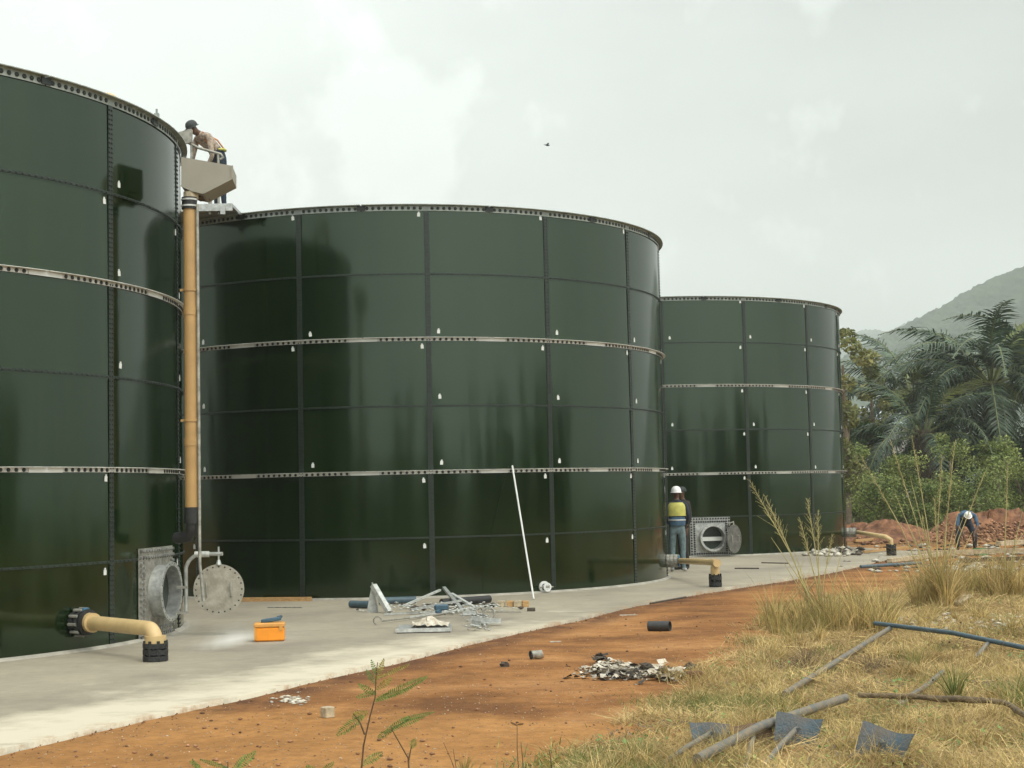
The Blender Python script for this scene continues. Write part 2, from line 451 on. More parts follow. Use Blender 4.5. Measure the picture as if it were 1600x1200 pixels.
def soil_material():
    m = bpy.data.materials.new('laterite_soil'); m.use_nodes = True
    t = m.node_tree; b = t.nodes['Principled BSDF']; n = t.nodes.new; l = t.links.new
    b.inputs['Roughness'].default_value = .95; b.inputs['Specular IOR Level'].default_value = .15
    co = n('ShaderNodeTexCoord')

    def noise(s, d=6, r=.6, st=None):
        q = n('ShaderNodeTexNoise'); q.inputs['Scale'].default_value = s; q.inputs['Detail'].default_value = d; q.inputs['Roughness'].default_value = r
        if st:
            mp = n('ShaderNodeMapping'); mp.inputs['Scale'].default_value = st; l(co.outputs['Object'], mp.inputs[0]); l(mp.outputs[0], q.inputs['Vector'])
        else: l(co.outputs['Object'], q.inputs['Vector'])
        return q.outputs[0]

    def ramp(src, *st):
        r = n('ShaderNodeValToRGB'); e = r.color_ramp.elements
        while len(e) < len(st): e.new(.5)
        for k, (p, c) in enumerate(st): e[k].position = p; e[k].color = (*c, 1) if len(c) == 3 else c
        l(src, r.inputs[0]); return r.outputs[0]

    def mixc(f, a, c, mode='MIX'):
        x = n('ShaderNodeMix'); x.data_type = 'RGBA'; x.blend_type = mode
        if isinstance(f, float): x.inputs[0].default_value = f
        else: l(f, x.inputs[0])
        l(a, x.inputs[6])
        if isinstance(c, tuple): x.inputs[7].default_value = (*c, 1)
        else: l(c, x.inputs[7])
        return x.outputs[2]
    base = ramp(noise(.55, 7, .6, (1, 1.2, 1)), (.36, (.20, .095, .040)), (.5, (.34, .165, .062)), (.64, (.44, .235, .10)))
    fine = ramp(noise(7, 9, .78), (.3, (.74, .70, .66)), (.7, (1.34, 1.30, 1.22)))
    c = mixc(1.0, base, fine, 'MULTIPLY')
    tracks = ramp(noise(.8, 5, .55, (.6, 1.3, 1)), (.40, (.84, .80, .78)), (.6, (1.06, 1.06, 1.04)))
    c = mixc(1.0, c, tracks, 'MULTIPLY')
    spk = ramp(noise(55, 3, .6), (.66, (0, 0, 0)), (.72, (1, 1, 1)))
    c = mixc(spk, c, (.52, .40, .26))
    dk = ramp(noise(34, 3, .6), (.69, (0, 0, 0)), (.75, (1, 1, 1)))
    c = mixc(dk, c, (.12, .05, .025))
    at = n('ShaderNodeAttribute'); at.attribute_name = 'cover'
    sep = n('ShaderNodeSeparateColor'); l(at.outputs['Color'], sep.inputs[0])
    # straw litter where the grass grows
    st = ramp(noise(14, 8, .75), (.3, (.11, .065, .028)), (.5, (.24, .155, .06)), (.72, (.48, .36, .17)))
    gm = n('ShaderNodeMath'); gm.operation = 'ADD'; l(sep.outputs[0], gm.inputs[0])
    gn = n('ShaderNodeMapRange'); gn.inputs[1].default_value = .3; gn.inputs[2].default_value = .7; gn.inputs[3].default_value = -.35; gn.inputs[4].default_value = .35; l(noise(2.4, 6, .7), gn.inputs[0]); l(gn.outputs[0], gm.inputs[1])
    gs = ramp(gm.outputs[0], (.42, (0, 0, 0)), (.62, (1, 1, 1)))
    c = mixc(gs, c, st)
    # damp dark soil by the slab edge
    dm = n('ShaderNodeMath'); dm.operation = 'MULTIPLY'; l(sep.outputs[1], dm.inputs[0])
    dmn = n('ShaderNodeMapRange'); dmn.inputs[1].default_value = .35; dmn.inputs[2].default_value = .6; dmn.inputs[3].default_value = .35; dmn.inputs[4].default_value = 1; l(noise(3, 5, .6), dmn.inputs[0]); l(dmn.outputs[0], dm.inputs[1])
    c = mixc(dm.outputs[0], c, (.13, .06, .032))
    sunlit_front = n('ShaderNodeMath'); sunlit_front.operation = 'ADD'; l(at.outputs['Alpha'], sunlit_front.inputs[0]); l(gn.outputs[0], sunlit_front.inputs[1])  # paler front soil: sunlit ground past a shadow edge, put into its colour
    c = mixc(ramp(sunlit_front.outputs[0], (.35, (0, 0, 0)), (.80, (.62, .62, .62))), c, mixc(1.0, fine, (.46, .24, .085), 'MULTIPLY'))
    # far scrub
    fr = ramp(noise(.5, 7, .7), (.4, (.045, .07, .022)), (.62, (.13, .13, .05)))
    c = mixc(sep.outputs[2], c, fr)
    l(c, b.inputs['Base Color'])
    bp = n('ShaderNodeBump'); bp.inputs['Strength'].default_value = 1.0; bp.inputs['Distance'].default_value = .06
    l(noise(11, 9, .72), bp.inputs['Height']); l(bp.outputs[0], b.inputs['Normal'])
    return m


def slab_material():
    m = bpy.data.materials.new('site_concrete'); m.use_nodes = True
    t = m.node_tree; b = t.nodes['Principled BSDF']; n = t.nodes.new; l = t.links.new
    b.inputs['Roughness'].default_value = .75; b.inputs['Specular IOR Level'].default_value = .35
    co = n('ShaderNodeTexCoord')

    def noise(s, d=6, r=.6, st=(1, 1, 1)):
        q = n('ShaderNodeTexNoise'); q.inputs['Scale'].default_value = s; q.inputs['Detail'].default_value = d; q.inputs['Roughness'].default_value = r
        mp = n('ShaderNodeMapping'); mp.inputs['Scale'].default_value = st; l(co.outputs['Object'], mp.inputs[0]); l(mp.outputs[0], q.inputs['Vector'])
        return q.outputs[0]

    def ramp(src, *st):
        r = n('ShaderNodeValToRGB'); e = r.color_ramp.elements
        while len(e) < len(st): e.new(.5)
        for k, (p, c) in enumerate(st): e[k].position = p; e[k].color = (*c, 1)
        l(src, r.inputs[0]); return r.outputs[0]

    def mixc(f, a, c, mode='MIX'):
        x = n('ShaderNodeMix'); x.data_type = 'RGBA'; x.blend_type = mode
        if isinstance(f, float): x.inputs[0].default_value = f
        else: l(f, x.inputs[0])
        l(a, x.inputs[6])
        if isinstance(c, tuple): x.inputs[7].default_value = (*c, 1)
        else: l(c, x.inputs[7])
        return x.outputs[2]
    c = ramp(noise(.5, 6, .6, (1, .8, 1)), (.3, (.215, .19, .148)), (.5, (.30, .265, .20)), (.72, (.365, .32, .24)))
    c = mixc(1.0, c, ramp(noise(6, 8, .7), (.3, (.88, .88, .88)), (.7, (1.08, 1.08, 1.07))), 'MULTIPLY')
    at = n('ShaderNodeAttribute'); at.attribute_name = 'dust'  # yellowish sand dust, with the sunlit front strip painted into its colour
    sep = n('ShaderNodeSeparateColor'); l(at.outputs['Color'], sep.inputs[0])
    ad = n('ShaderNodeMath'); ad.operation = 'ADD'; l(sep.outputs[0], ad.inputs[0])
    mr = n('ShaderNodeMapRange'); mr.inputs[1].default_value = .3; mr.inputs[2].default_value = .7; mr.inputs[3].default_value = -.4; mr.inputs[4].default_value = .4; l(noise(.9, 6, .65), mr.inputs[0]); l(mr.outputs[0], ad.inputs[1])
    c = mixc(ramp(ad.outputs[0], (.30, (0, 0, 0)), (.85, (.85, .85, .85))), c, (.58, .52, .40))
    sp = ramp(noise(1.6, 7, .7, (.8, 1.6, 1)), (.54, (0, 0, 0)), (.72, (.5, .5, .5)))
    c = mixc(sp, c, (.17, .15, .12))
    ed = ramp(noise(3.2, 8, .75), (.50, (0, 0, 0)), (.70, (1, 1, 1)))
    em = n('ShaderNodeMath'); em.operation = 'MULTIPLY'; l(sep.outputs[1], em.inputs[0]); l(ed, em.inputs[1])
    c = mixc(em.outputs[0], c, (.30, .17, .08))
    c = mixc(sep.outputs[2], c, (.66, .65, .61))
    l(c, b.inputs['Base Color'])
    bp = n('ShaderNodeBump'); bp.inputs['Strength'].default_value = .35; bp.inputs['Distance'].default_value = .01
    l(noise(18, 8, .7), bp.inputs['Height']); l(bp.outputs[0], b.inputs['Normal'])
    return m


M['soil'] = soil_material(); M['slab'] = slab_material()


# ------------------------------------------------------------------ ground sheet
def axis(lo, hi, fine_lo, fine_hi, step, growth=1.16):
    v = list(np.arange(fine_lo, fine_hi + 1e-6, step))
    s = step
    while v[-1] < hi: s *= growth; v.append(v[-1] + s)
    s = step
    while v[0] > lo: s *= growth; v.insert(0, v[0] - s)
    return v


def edge_dist(x, y):
    """signed distance-ish to the slab front edge (positive: slab side)"""
    best = 1e9; sg = 1
    for a, b in zip(EDGE, EDGE[1:]):
        dx, dy = b.x - a.x, b.y - a.y; L2 = dx * dx + dy * dy
        t = min(1, max(0, ((x - a.x) * dx + (y - a.y) * dy) / L2))
        qx, qy = x - a.x - t * dx, y - a.y - t * dy
        d = math.hypot(qx, qy)
        if d < best: best = d; sg = 1 if dx * qy - dy * qx > 0 else -1
    return best * sg


def color_attr(me, name, cols):
    a = me.color_attributes.new(name, 'FLOAT_COLOR', 'POINT')
    a.data.foreach_set('color', np.asarray(cols, dtype=np.float32).ravel())


xs = axis(-1500, 1500, -6, 12, .15); ys = axis(-900, 1600, 8, 40, .15)
V = []; colr = []
for y in ys:
    for x in xs:
        z = soil_z(x, y)
        g = smooth(-.5, .9, x - grass_x(y)) if y < 70 else 0
        if y < 34: pass
        ed = 1 - smooth(.08, .75, abs(edge_dist(x, y))) if (-6 < x < 14 and 8 < y < 42) else 0
        far = max(smooth(40, 62, math.hypot(x, y)), 1 - smooth(5.5, 8.6, y))
        if y > 30: g *= 1 - .75 * smooth(30, 38, y)
        V.append((x, y, z)); colr.append((g, ed, far, 1 - smooth(11.2, 13.2, y + x * .4)))  # alpha masks the painted sunlit foreground, cut along the shadow edge
nx = len(xs)
I = np.arange(len(V)).reshape(len(ys), nx)
Fq = np.stack([I[:-1, :-1], I[:-1, 1:], I[1:, 1:], I[1:, :-1]], -1).reshape(-1, 4)
me = npmesh('ground', V, Fq, M['soil'], smooth_=True); color_attr(me, 'cover', colr)
tag(link('ground', me), kind='structure')

# ------------------------------------------------------------------ concrete slab
# front edge, then round the right end behind tank C and back to the far left
rows = 46
edge_s = []
for a, b in zip(EDGE, EDGE[1:]):
    n_ = max(2, int((b - a).length / .18))
    for k in range(n_):
        p = a.lerp(b, k / n_); edge_s.append(p)
edge_s.append(EDGE[-1].copy())
V = []; colr = []
dep = [0, .04, .1, .2, .35, .55, .8, 1.1, 1.5, 2, 2.6, 3.3, 4.2, 5.3, 6.6, 8, 10, 13, 17, 22]
STAIN = [(on_plane(360, 999), .55, .10), (on_plane(300, 985), .5, .08), (on_plane(-200, 1050), .3, .03)]
for i, p in enumerate(edge_s):
    jig = .012 * math.sin(i * .31) * math.cos(i * .13) + random.uniform(-.003, .003)
    nrm_ = Vector((-.22, .975, 0))
    for d in dep:
        q = p + nrm_ * (d + (jig if d < .15 else 0))
        dust = (1 - smooth(.4, 3.2, d)) * smooth(-8, -2.5, -abs(q.x + 4.5) - 1) * .9 + (1 - smooth(0, 1.0, d)) * .22  # sandy band, widened to paint the lit concrete in front of the shadow
        st = 0
        for c_, rx, ry in STAIN:
            st = max(st, .8 * math.exp(-((q.x - c_.x) / rx) ** 2 * 1.2 - ((q.y - c_.y) / (ry * 6)) ** 2 * 1.5))
        V.append((q.x, q.y, 0.0)); colr.append((min(1, dust), (1 - smooth(.02, .40, d)) * .95, st, 1))
nd = len(dep); n0 = len(V)
F_ = []
for i in range(len(edge_s) - 1):
    for k in range(nd - 1):
        a = i * nd + k
        F_.append((a, a + nd, a + nd + 1, a + 1))
rim_i = [i * nd for i in range(len(edge_s))] + [(len(edge_s) - 1) * nd + k for k in range(1, nd)]
for i in rim_i:
    V.append((V[i][0], V[i][1], -.22)); colr.append((0, 2.5, 0, 1))
for k in range(len(rim_i) - 1):
    F_.append((rim_i[k + 1], rim_i[k], n0 + k, n0 + k + 1))
me = npmesh('concrete_slab', V, F_, M['slab']); color_attr(me, 'dust', colr)  # 'dust' red channel: sand dust plus the painted sunlit front strip
tag(link('concrete_slab', me), kind='structure')

# ------------------------------------------------------------------ tanks
TR = 5.244
LEV = [0, 1.0, 2.098, 3.208, 4.338, 5.443, 6.6]
STEP = R_(24)
TC = {'A': Vector((-9.735, 20.328, 0)), 'B': Vector((-2.243, 31.054, 0)), 'C': Vector((4.134, 44.349, 0))}
PH0 = {'A': R_(69.25 - 48), 'B': R_(9.3), 'C': R_(20.8)}


def tp(phi, r, z): return Vector((r * math.sin(phi), -r * math.cos(phi), z))


def tank_hit(t, px, py):
    """(phi, z) where a line of sight meets tank t"""
    d = ray(px, py); c = TC[t]
    a = d.x ** 2 + d.y ** 2; b = -(d.x * c.x + d.y * c.y); k = c.x ** 2 + c.y ** 2 - TR ** 2
    s_ = (-b - math.sqrt(max(0, b * b - a * k))) / a
    x, y = s_ * d.x - c.x, s_ * d.y - c.y
    return math.atan2(x, -y), CAM_H + s_ * d.z


def arc_solid(name, prof, a0, a1, seg, mat, radial_faces=()):
    """sweep a closed (r, z) profile round the tank axis"""
    V = []; m = len(prof)
    for i in range(seg + 1):
        ph = a0 + (a1 - a0) * i / seg
        for r, z in prof: V.append(tuple(tp(ph, r, z)))
    F_ = []
    for i in range(seg):
        for k in range(m):
            j = (k + 1) % m
            F_.append((i * m + k, (i + 1) * m + k, (i + 1) * m + j, i * m + j))
    F_ = [list(f) for f in F_]
    F_.append(list(range(m))); F_.append([seg * m + k for k in range(m - 1, -1, -1)])
    me = bpy.data.meshes.new(name); me.from_pydata(V, [], F_); me.materials.append(mat); me.update()
    # radial normals on the swept faces keep the curve smooth
    nl = []
    for pi, p in enumerate(me.polygons):
        swept = pi < len(F_) - 2
        for li in p.loop_indices:
            v = me.vertices[me.loops[li].vertex_index].co
            if swept:
                fn = p.normal; h = Vector((v.x, v.y, 0)).normalized()
                rad = math.hypot(fn.x, fn.y)
                sgn = 1 if fn.x * h.x + fn.y * h.y > 0 else -1
                q = h * (rad * sgn) + Vector((0, 0, fn.z))
                nl.append(q.normalized())
            else: nl.append(p.normal.copy())
    me.normals_split_custom_set(nl)
    return me


def panel_mesh(k):
    """one lapped sheet; bottom edge and leading edge stand proud of the neighbours"""
    z0, z1 = LEV[k] - (.035 if k else 0), LEV[k + 1] + .03 * (k < 5)
    seg = 8; ext = .035 / TR
    V = []; nrm_ = []
    for i in range(seg + 1):
        t = i / seg; ph = -ext + (STEP + 2 * ext) * t
        pr = .007 * t
        for r, z in ((TR + .006 + pr, z0), (TR + pr, z1), (TR - .003 + pr, z1), (TR + .003 + pr, z0)):
            V.append(tuple(tp(ph, r, z))); nrm_.append(tp(ph, 1, 0))
    F_ = []
    for i in range(seg):
        for q in range(4):
            j = (q + 1) % 4
            F_.append((i * 4 + q, i * 4 + j, (i + 1) * 4 + j, (i + 1) * 4 + q))
    F_.append((3, 2, 1, 0)); F_.append((seg * 4, seg * 4 + 1, seg * 4 + 2, seg * 4 + 3))
    me = bpy.data.meshes.new('panel'); me.from_pydata(V, [], [f[::-1] for f in F_]); me.materials.append(M['enamel']); me.update()
    nl = []
    for pi, p in enumerate(me.polygons):
        outer = pi < seg * 4 and pi % 4 == 0
        inner = pi < seg * 4 and pi % 4 == 2
        for li in p.loop_indices:
            h = nrm_[me.loops[li].vertex_index]
            nl.append(h if outer else (-h if inner else p.normal.copy()))
    me.normals_split_custom_set(nl)
    return me


PANELS = [panel_mesh(k) for k in range(6)]
strip_me = arc_solid('seam_strip', [(TR + .014, .0), (TR + .0185, .0), (TR + .0185, 6.52), (TR + .014, 6.52)], -.045 / TR, .045 / TR, 1, M['seam'])


def bolts_mesh(items, n=6, h=.012):
    """items: (phi, r, z, radius) domed caps pointing outwards, all in one mesh"""
    V = []; F4 = []
    for ph, r, z, q in items:
        o = len(V); u = tp(ph, 1, 0); tx = Vector((math.cos(ph), math.sin(ph), 0)); c = tp(ph, r, z)
        for rr, hh in ((q, 0), (q * .95, h * .7), (q * .5, h)):
            for k in range(n):
                a = 2 * math.pi * k / n
                p = c + u * hh + tx * (rr * math.cos(a)) + Vector((0, 0, rr * math.sin(a)))
                V.append(tuple(p))
        for s_ in range(2):
            for k in range(n):
                j = (k + 1) % n
                F4.append((o + s_ * n + k, o + s_ * n + j, o + s_ * n + n + j, o + s_ * n + n + k))
        F4.append((o + 2 * n, o + 2 * n + 1, o + 2 * n + 2, o + 2 * n + 3)); F4.append((o + 2 * n + 3, o + 2 * n + 4, o + 2 * n + 5, o + 2 * n))
    return npmesh('bolts', V, F4, M['bolt'])


ring_seg = {}
for lv in (2, 4):
    z = LEV[lv]
    ring_seg[lv] = arc_solid('stiffener_segment', [(TR + .016, z - .034), (TR + .024, z - .034), (TR + .024, z + .020), (TR + .085, z + .020), (TR + .085, z + .027), (TR + .016, z + .027)], .002, STEP - .002, 8, M['ring'])
rim_seg = arc_solid('rim_segment', [(TR + .016, 6.52), (TR + .025, 6.52), (TR + .025, 6.615), (TR + .10, 6.615), (TR + .10, 6.625), (TR + .016, 6.625)], .002, STEP - .002, 8, M['rim'])
spl = {lv: arc_solid('splice_plate', [(TR + .026, LEV[lv] - .038), (TR + .034, LEV[lv] - .038), (TR + .034, LEV[lv] + .018), (TR + .026, LEV[lv] + .018)], -.24 / TR, .24 / TR, 2, M['white_plastic']) for lv in (2, 4)}
spl6 = arc_solid('splice_plate', [(TR + .027, 6.53), (TR + .04, 6.53), (TR + .04, 6.61), (TR + .027, 6.61)], -.07 / TR, .07 / TR, 2, M['bolt'])
base_seg = arc_solid('base_upstand', [(TR + .010, -.01), (TR + .09, -.01), (TR + .065, .016), (TR + .03, .032), (TR + .010, .032)], 0, math.tau - .0001, 120, M['white_plastic'])
base_seg.materials[0] = material('pale_grout', (.30, .28, .235), .8, 0, .2, 5, .3, 30)
seam_ring = arc_solid('seam_line', [(TR + .016, -.016), (TR + .0195, -.016), (TR + .0195, .016), (TR + .016, .016)], 0, math.tau - .0001, 120, M['seam'])

# bolts shared by all tanks (in the tank's own frame, seam 0 at phi 0)
dark_b, galv_b, pale_b = [], [], []
for s_ in range(15):
    ph = s_ * STEP
    z = .03
    while z < 6.5:
        dark_b += [(ph - .024 / TR, TR + .0185, z, .014), (ph + .024 / TR, TR + .0185, z, .014)]
        z += .058
    for lv in (1, 3, 5):
        for k in range(1, 25):
            dark_b.append((ph + STEP * k / 25, TR + .0195, LEV[lv], .014))
    for lv in (2, 4):
        for k in range(1, 22):
            if abs(k - 11) < 3: continue
            dark_b.append((ph + STEP * k / 22, TR + .024, LEV[lv] - .007, .026))
    for k in range(1, 22):
        dark_b.append((ph + STEP * k / 22, TR + .025, 6.565, .030))
bolt_me = bolts_mesh(dark_b)
stk = MB(); stk.box((0, 0, 0), (.05, .006, .062)); stk.box((0, 0, .04), (.026, .006, .026))

TANKS = {}
labels = {'A': 'nearest dark green bolted steel tank, cut off by the left edge of the photo',
          'B': 'dark green bolted steel tank in the middle with a white pole leaning on it',
          'C': 'farthest dark green bolted steel tank, at the right beside the palms'}
sticker_me = None
for t in 'ABC':
    root = empty('storage_tank', TC[t], labels[t], 'tank', 'dark green bolted storage tanks')
    TANKS[t] = root
    p0 = PH0[t]
    for k in range(6):
        for s_ in range(15):
            link('panel', PANELS[k], root, rot=(0, 0, p0 + s_ * STEP))
    for s_ in range(15):
        link('seam_strip', strip_me, root, rot=(0, 0, p0 + s_ * STEP))
        for lv in (2, 4):
            link('stiffener_segment', ring_seg[lv], root, rot=(0, 0, p0 + (s_ + .5) * STEP))
            link('splice_plate', spl[lv], root, rot=(0, 0, p0 + (s_ + .5) * STEP))
        link('rim_segment', rim_seg, root, rot=(0, 0, p0 + (s_ + .5) * STEP))
        link('splice_plate', spl6, root, rot=(0, 0, p0 + (s_ + .5) * STEP))
    for lv in (1, 3, 5): link('seam_line', seam_ring, root, loc=(0, 0, LEV[lv]))
    link('base_upstand', base_seg, root)
    tag(link('bolts', bolt_me, root, rot=(0, 0, p0)), kind='stuff')
    lowers = {'A': (2, 3, 4, 5), 'B': (2, 3, 4), 'C': (3, 5, 2)}[t]
    uppers = {'A': (1, 4, 0), 'B': (0, 1, 3, 5), 'C': (1, 2, 3, 4, 5)}[t]
    rs = random.Random(ord(t))
    for s_ in range(-5, 6):
        for k in range(6):
            for cnd, dph, zz in ((k in lowers, .19, LEV[k] + .13), (k in uppers, -.11, LEV[k + 1] - .13)):
                if not cnd or rs.random() < .12: continue
                ph = p0 + s_ * STEP + (dph + rs.uniform(-.02, .02)) / TR
                if abs(ph - R_(15)) > R_(88): continue
                p = tp(ph, TR + .013, zz + rs.uniform(-.02, .02))
                if sticker_me is None:
                    o = stk.build('sticker', M['white_plastic'], root); sticker_me = o.data; o.location = p
                else: o = link('sticker', sticker_me, root, p)
                o.rotation_euler = (0, rs.uniform(-.12, .12), ph)
    # hinted roof-less rim: cable clip posts
TA, TB_, TC_ = (TANKS[k] for k in 'ABC')


def frame_at(t, phi, z, r=TR):
    """world point + outward, tangent vectors"""
    u = tp(phi, 1, 0); return TC[t] + tp(phi, r, z), u, Vector((math.cos(phi), math.sin(phi), 0))


def bolt_caps(mb, pts, nrm_, r=.016, h=.02, n=6):
    nrm_ = Vector(nrm_).normalized()
    for p in pts: mb.cyl(p, Vector(p) + nrm_ * h, r, n, sm=False)


# ---- manways
def manway(t, phi, zc, plate=(1.08, 1.12), ro=.36, depth=.26, label='', davit=True, cover_at=None):
    P, u, tx = frame_at(t, phi, zc, TR)
    root = TANKS[t]; org = TC[t]
    up = Vector((0, 0, 1))
    # curved bolted doubler plate
    hw = plate[0] / 2; V = []; n_ = 8
    pm = arc_solid('manway_plate', [(TR + .016, zc - plate[1] / 2), (TR + .026, zc - plate[1] / 2), (TR + .026, zc + plate[1] / 2), (TR + .016, zc + plate[1] / 2)], phi - hw / TR, phi + hw / TR, 8, M['galv_dull' if t == 'A' else 'galv'])
    link('manway_plate', pm, root)
    b = MB()
    for row in (0, 1):
        e = .035 + row * .075
        nn = 15
        for k in range(nn):
            s_ = -1 + 2 * k / (nn - 1)
            for sx, sz in ((s_ * (hw - e), plate[1] / 2 - e), (s_ * (hw - e), -plate[1] / 2 + e), (hw - e, s_ * (plate[1] / 2 - e)), (-hw + e, s_ * (plate[1] / 2 - e))):
                ph = phi + sx / TR
                q = tp(ph, TR + .026, zc + sz)
                b.cyl(q, q + tp(ph, .03, 0), .019 if t == 'A' else .024, 6, sm=False)
    o = b.build('plate_bolts', M['bolt_galv' if t == 'A' else 'bolt'], root); tag(o, kind='stuff')
    c = P - org
    nk = MB()
    a_ = c + u * (-.02); e_ = c + u * depth
    nk.cyl(a_, e_, ro, 40, cap=False); nk.cyl(e_, a_, ro - .012, 40, cap=False)
    nk.annulus(e_ - u * .012, u, ro + .04, ro - .012, .016, 40)
    link_o = nk.build('manway_neck', M['galv'], root)
    dk = MB(); dk.cyl(c + u * .024, c + u * .034, ro - .013, 32, sm=False)
    dk.build('tank_opening', M['seam'], root)  # solid dark disc standing in for the shaded tank interior
    fb = MB()
    for k in range(24):
        an = math.tau * k / 24
        q = e_ + tx * math.cos(an) * (ro + .02) + up * math.sin(an) * (ro + .02)
        fb.cyl(q - u * .02, q + u * .0075, .007, 6, sm=False)
    tag(fb.build('flange_bolts', M['bolt'], root), kind='stuff')
    return c, u, tx, e_


phA, _ = tank_hit('A', 245, 930)
zA = .57
cA, uA, txA, eA = manway('A', phA, zA, (1.15, 1.12), .335, .20)

# manway C (seen more from the front, open towards us)
phC, zC = tank_hit('C', 1110, 845)
cC, uC, txC, eC = manway('C', phC, .48, (1.05, 1.02), .30, .30)
# something pale lying in the opening of C
mb = MB(); mb.box(cC + uC * .1 + Vector((0, 0, -.03)), (.56, .05, .10), (0, 0, phC)); mb.build('opening_brace', M['white_plastic'], TC_)


def cover(name, t, centre, normal, r, mat, label=None):
    root = TANKS[t]; c = centre; n_ = Vector(normal).normalized(); x = n_.orthogonal().normalized(); y = n_.cross(x)
    m = MB(); m.cyl(c - n_ * .012, c + n_ * .012, r, 44, sm=False)
    o = m.build(name, mat, root)
    h = MB()
    for k in range(24):
        an = math.tau * k / 24
        q = c + (x * math.cos(an) + y * math.sin(an)) * (r - .03)
        h.cyl(q - n_ * .0135, q + n_ * .0135, .011, 8, sm=False)
    hb = h.build('bolt_holes', M['bolt'], o); tag(hb, kind='stuff')
    side = Vector((0, 0, 1)).cross(n_).normalized()
    for s_ in (-1, 1):
        g = MB(); q = c + side * s_ * r * .48 + n_ * .012
        g.rings([q + Vector((0, 0, .09)), q + n_ * .04 + Vector((0, 0, .08)), q + n_ * .04 - Vector((0, 0, .08)), q - Vector((0, 0, .09))], .009, 6)
        g.build('handle', M['galv_dull'], o)
    return o


# cover of A's manway hangs from a davit arm, swung out to the right
covc = at_depth(342, 921, eA.y + TC['A'].y - .05) - TC['A']
cover('manway_cover', 'A', covc, Vector((.12, -1, .02)), .315, M['cover'])
dv = MB()
top = covc + Vector((0, 0, .445))
base = at_depth(291, 955, TC['A'].y + eA.y - .02) - TC['A']
z_arm = top.z
b1 = Vector((base.x, base.y, base.z)); b2 = Vector((base.x, base.y, z_arm - .18)); b3 = Vector((base.x + .05, base.y, z_arm - .05)); b4 = Vector((base.x + .2, base.y, z_arm + .0))
pth = [b1, b2]
for k in range(1, 7):
    a_ = k / 6 * math.pi / 2
    pth.append(Vector((base.x + .2 * (1 - math.cos(a_)), base.y, z_arm - .2 + .2 * math.sin(a_))))
pth.append(Vector((covc.x + .05, covc.y, z_arm)))
dv.rings(pth, .024, 10)
dvo = dv.build('davit_arm', M['galv'], TA)
m = MB(); m.cyl(Vector((covc.x - .30, covc.y, z_arm)), Vector((covc.x - .12, covc.y, z_arm)), .038, 12); m.build('davit_sleeve', M['galv_bright'], dvo)
m = MB(); m.cyl(Vector((covc.x, covc.y, z_arm + .09)), Vector((covc.x, covc.y, covc.z + .30)), .012, 8); m.cyl(Vector((covc.x, covc.y, covc.z + .37)), Vector((covc.x, covc.y, covc.z + .31)), .02, 10, .038); m.build('hanger_bolt', M['galv'], dvo)
m = MB()
for zz in (base.z - .02, base.z + .30):
    m.box(Vector((base.x - .045, base.y, zz)), (.13, .05, .03))
m.build('davit_bracket', M['galv_dull'], dvo)
# cover of C swung to the right, seen edge on-ish
cvC = at_depth(1147, 842, TC['C'].y + eC.y + .02) - TC['C']
cover('manway_cover', 'C', cvC, Vector((.80, -.60, 0)), .36, M['cover_dark'])
m = MB(); hz_ = cvC.z + .36
m.rings([cC + txC * .42 + Vector((0, 0, .2)), Vector((cvC.x - .12, cvC.y, hz_ + .02)), Vector((cvC.x, cvC.y, hz_ + .07)), Vector((cvC.x, cvC.y, hz_ - .03))], .02, 8); m.build('davit_arm', M['galv_dull'], TC_)


# ---- flanged nozzles with tan outlet pipes
def flange_stack(mb, a, b, r, n=3, bolts=8, br=.016):
    """dark bolted coupling from a to b"""
    a, b = Vector(a), Vector(b); d = (b - a).normalized(); L = (b - a).length
    x = d.orthogonal().normalized(); y = d.cross(x)
    mb.cyl(a, b, r * .72, 16)
    for k in range(n):
        p = a + d * L * (k + .5) / n
        mb.cyl(p - d * L * .13, p + d * L * .13, r, 20, sm=False)
    for k in range(bolts):
        an = math.tau * k / bolts + .3
        q = x * math.cos(an) * r * .86 + y * math.sin(an) * r * .86
        mb.cyl(a + q - d * .02, b + q + d * .02, br, 6, sm=False)


def nozzle(t, px, py, elbow_px, drop_px, r, label, depth_pull=0.0, valve_len=.16, tank_end=None):
    root = TANKS[t]; org = TC[t]
    ph, z = tank_hit(t, px, py)
    P, u, tx = frame_at(t, ph, z, TR + .012)
    c = P - org
    m = MB(); flange_stack(m, c, c + u * valve_len, r * 2.0, 2, 10, .014)
    fo = m.build('nozzle_flange', M['black_iron'], root)
    m = MB(); x_ = u.orthogonal().normalized(); y_ = u.cross(x_)
    for k in range(10):
        an = math.tau * k / 10; q = c + x_ * math.cos(an) * r * 2.05 + y_ * math.sin(an) * r * 2.05
        m.cyl(q + u * .02, q + u * (valve_len - .02), .019, 6, sm=False)
    tag(m.build('flange_bolts', M['galv_dull'], fo), kind='stuff')
    m = MB(); m.annulus(c + u * (valve_len + .005), u, r * 2.0, r * .9, .03, 20); m.build('gasket_ring', M['black_rubber'], root)
    if t == 'A':
        m = MB(); m.bbox(c + u * (valve_len - .02) + Vector((0, 0, r * 1.75)), (.10, .05, .07), (0, 0, ph), b=.01); m.build('blue_tag', M['blue_gasket'], root)
    return c, u


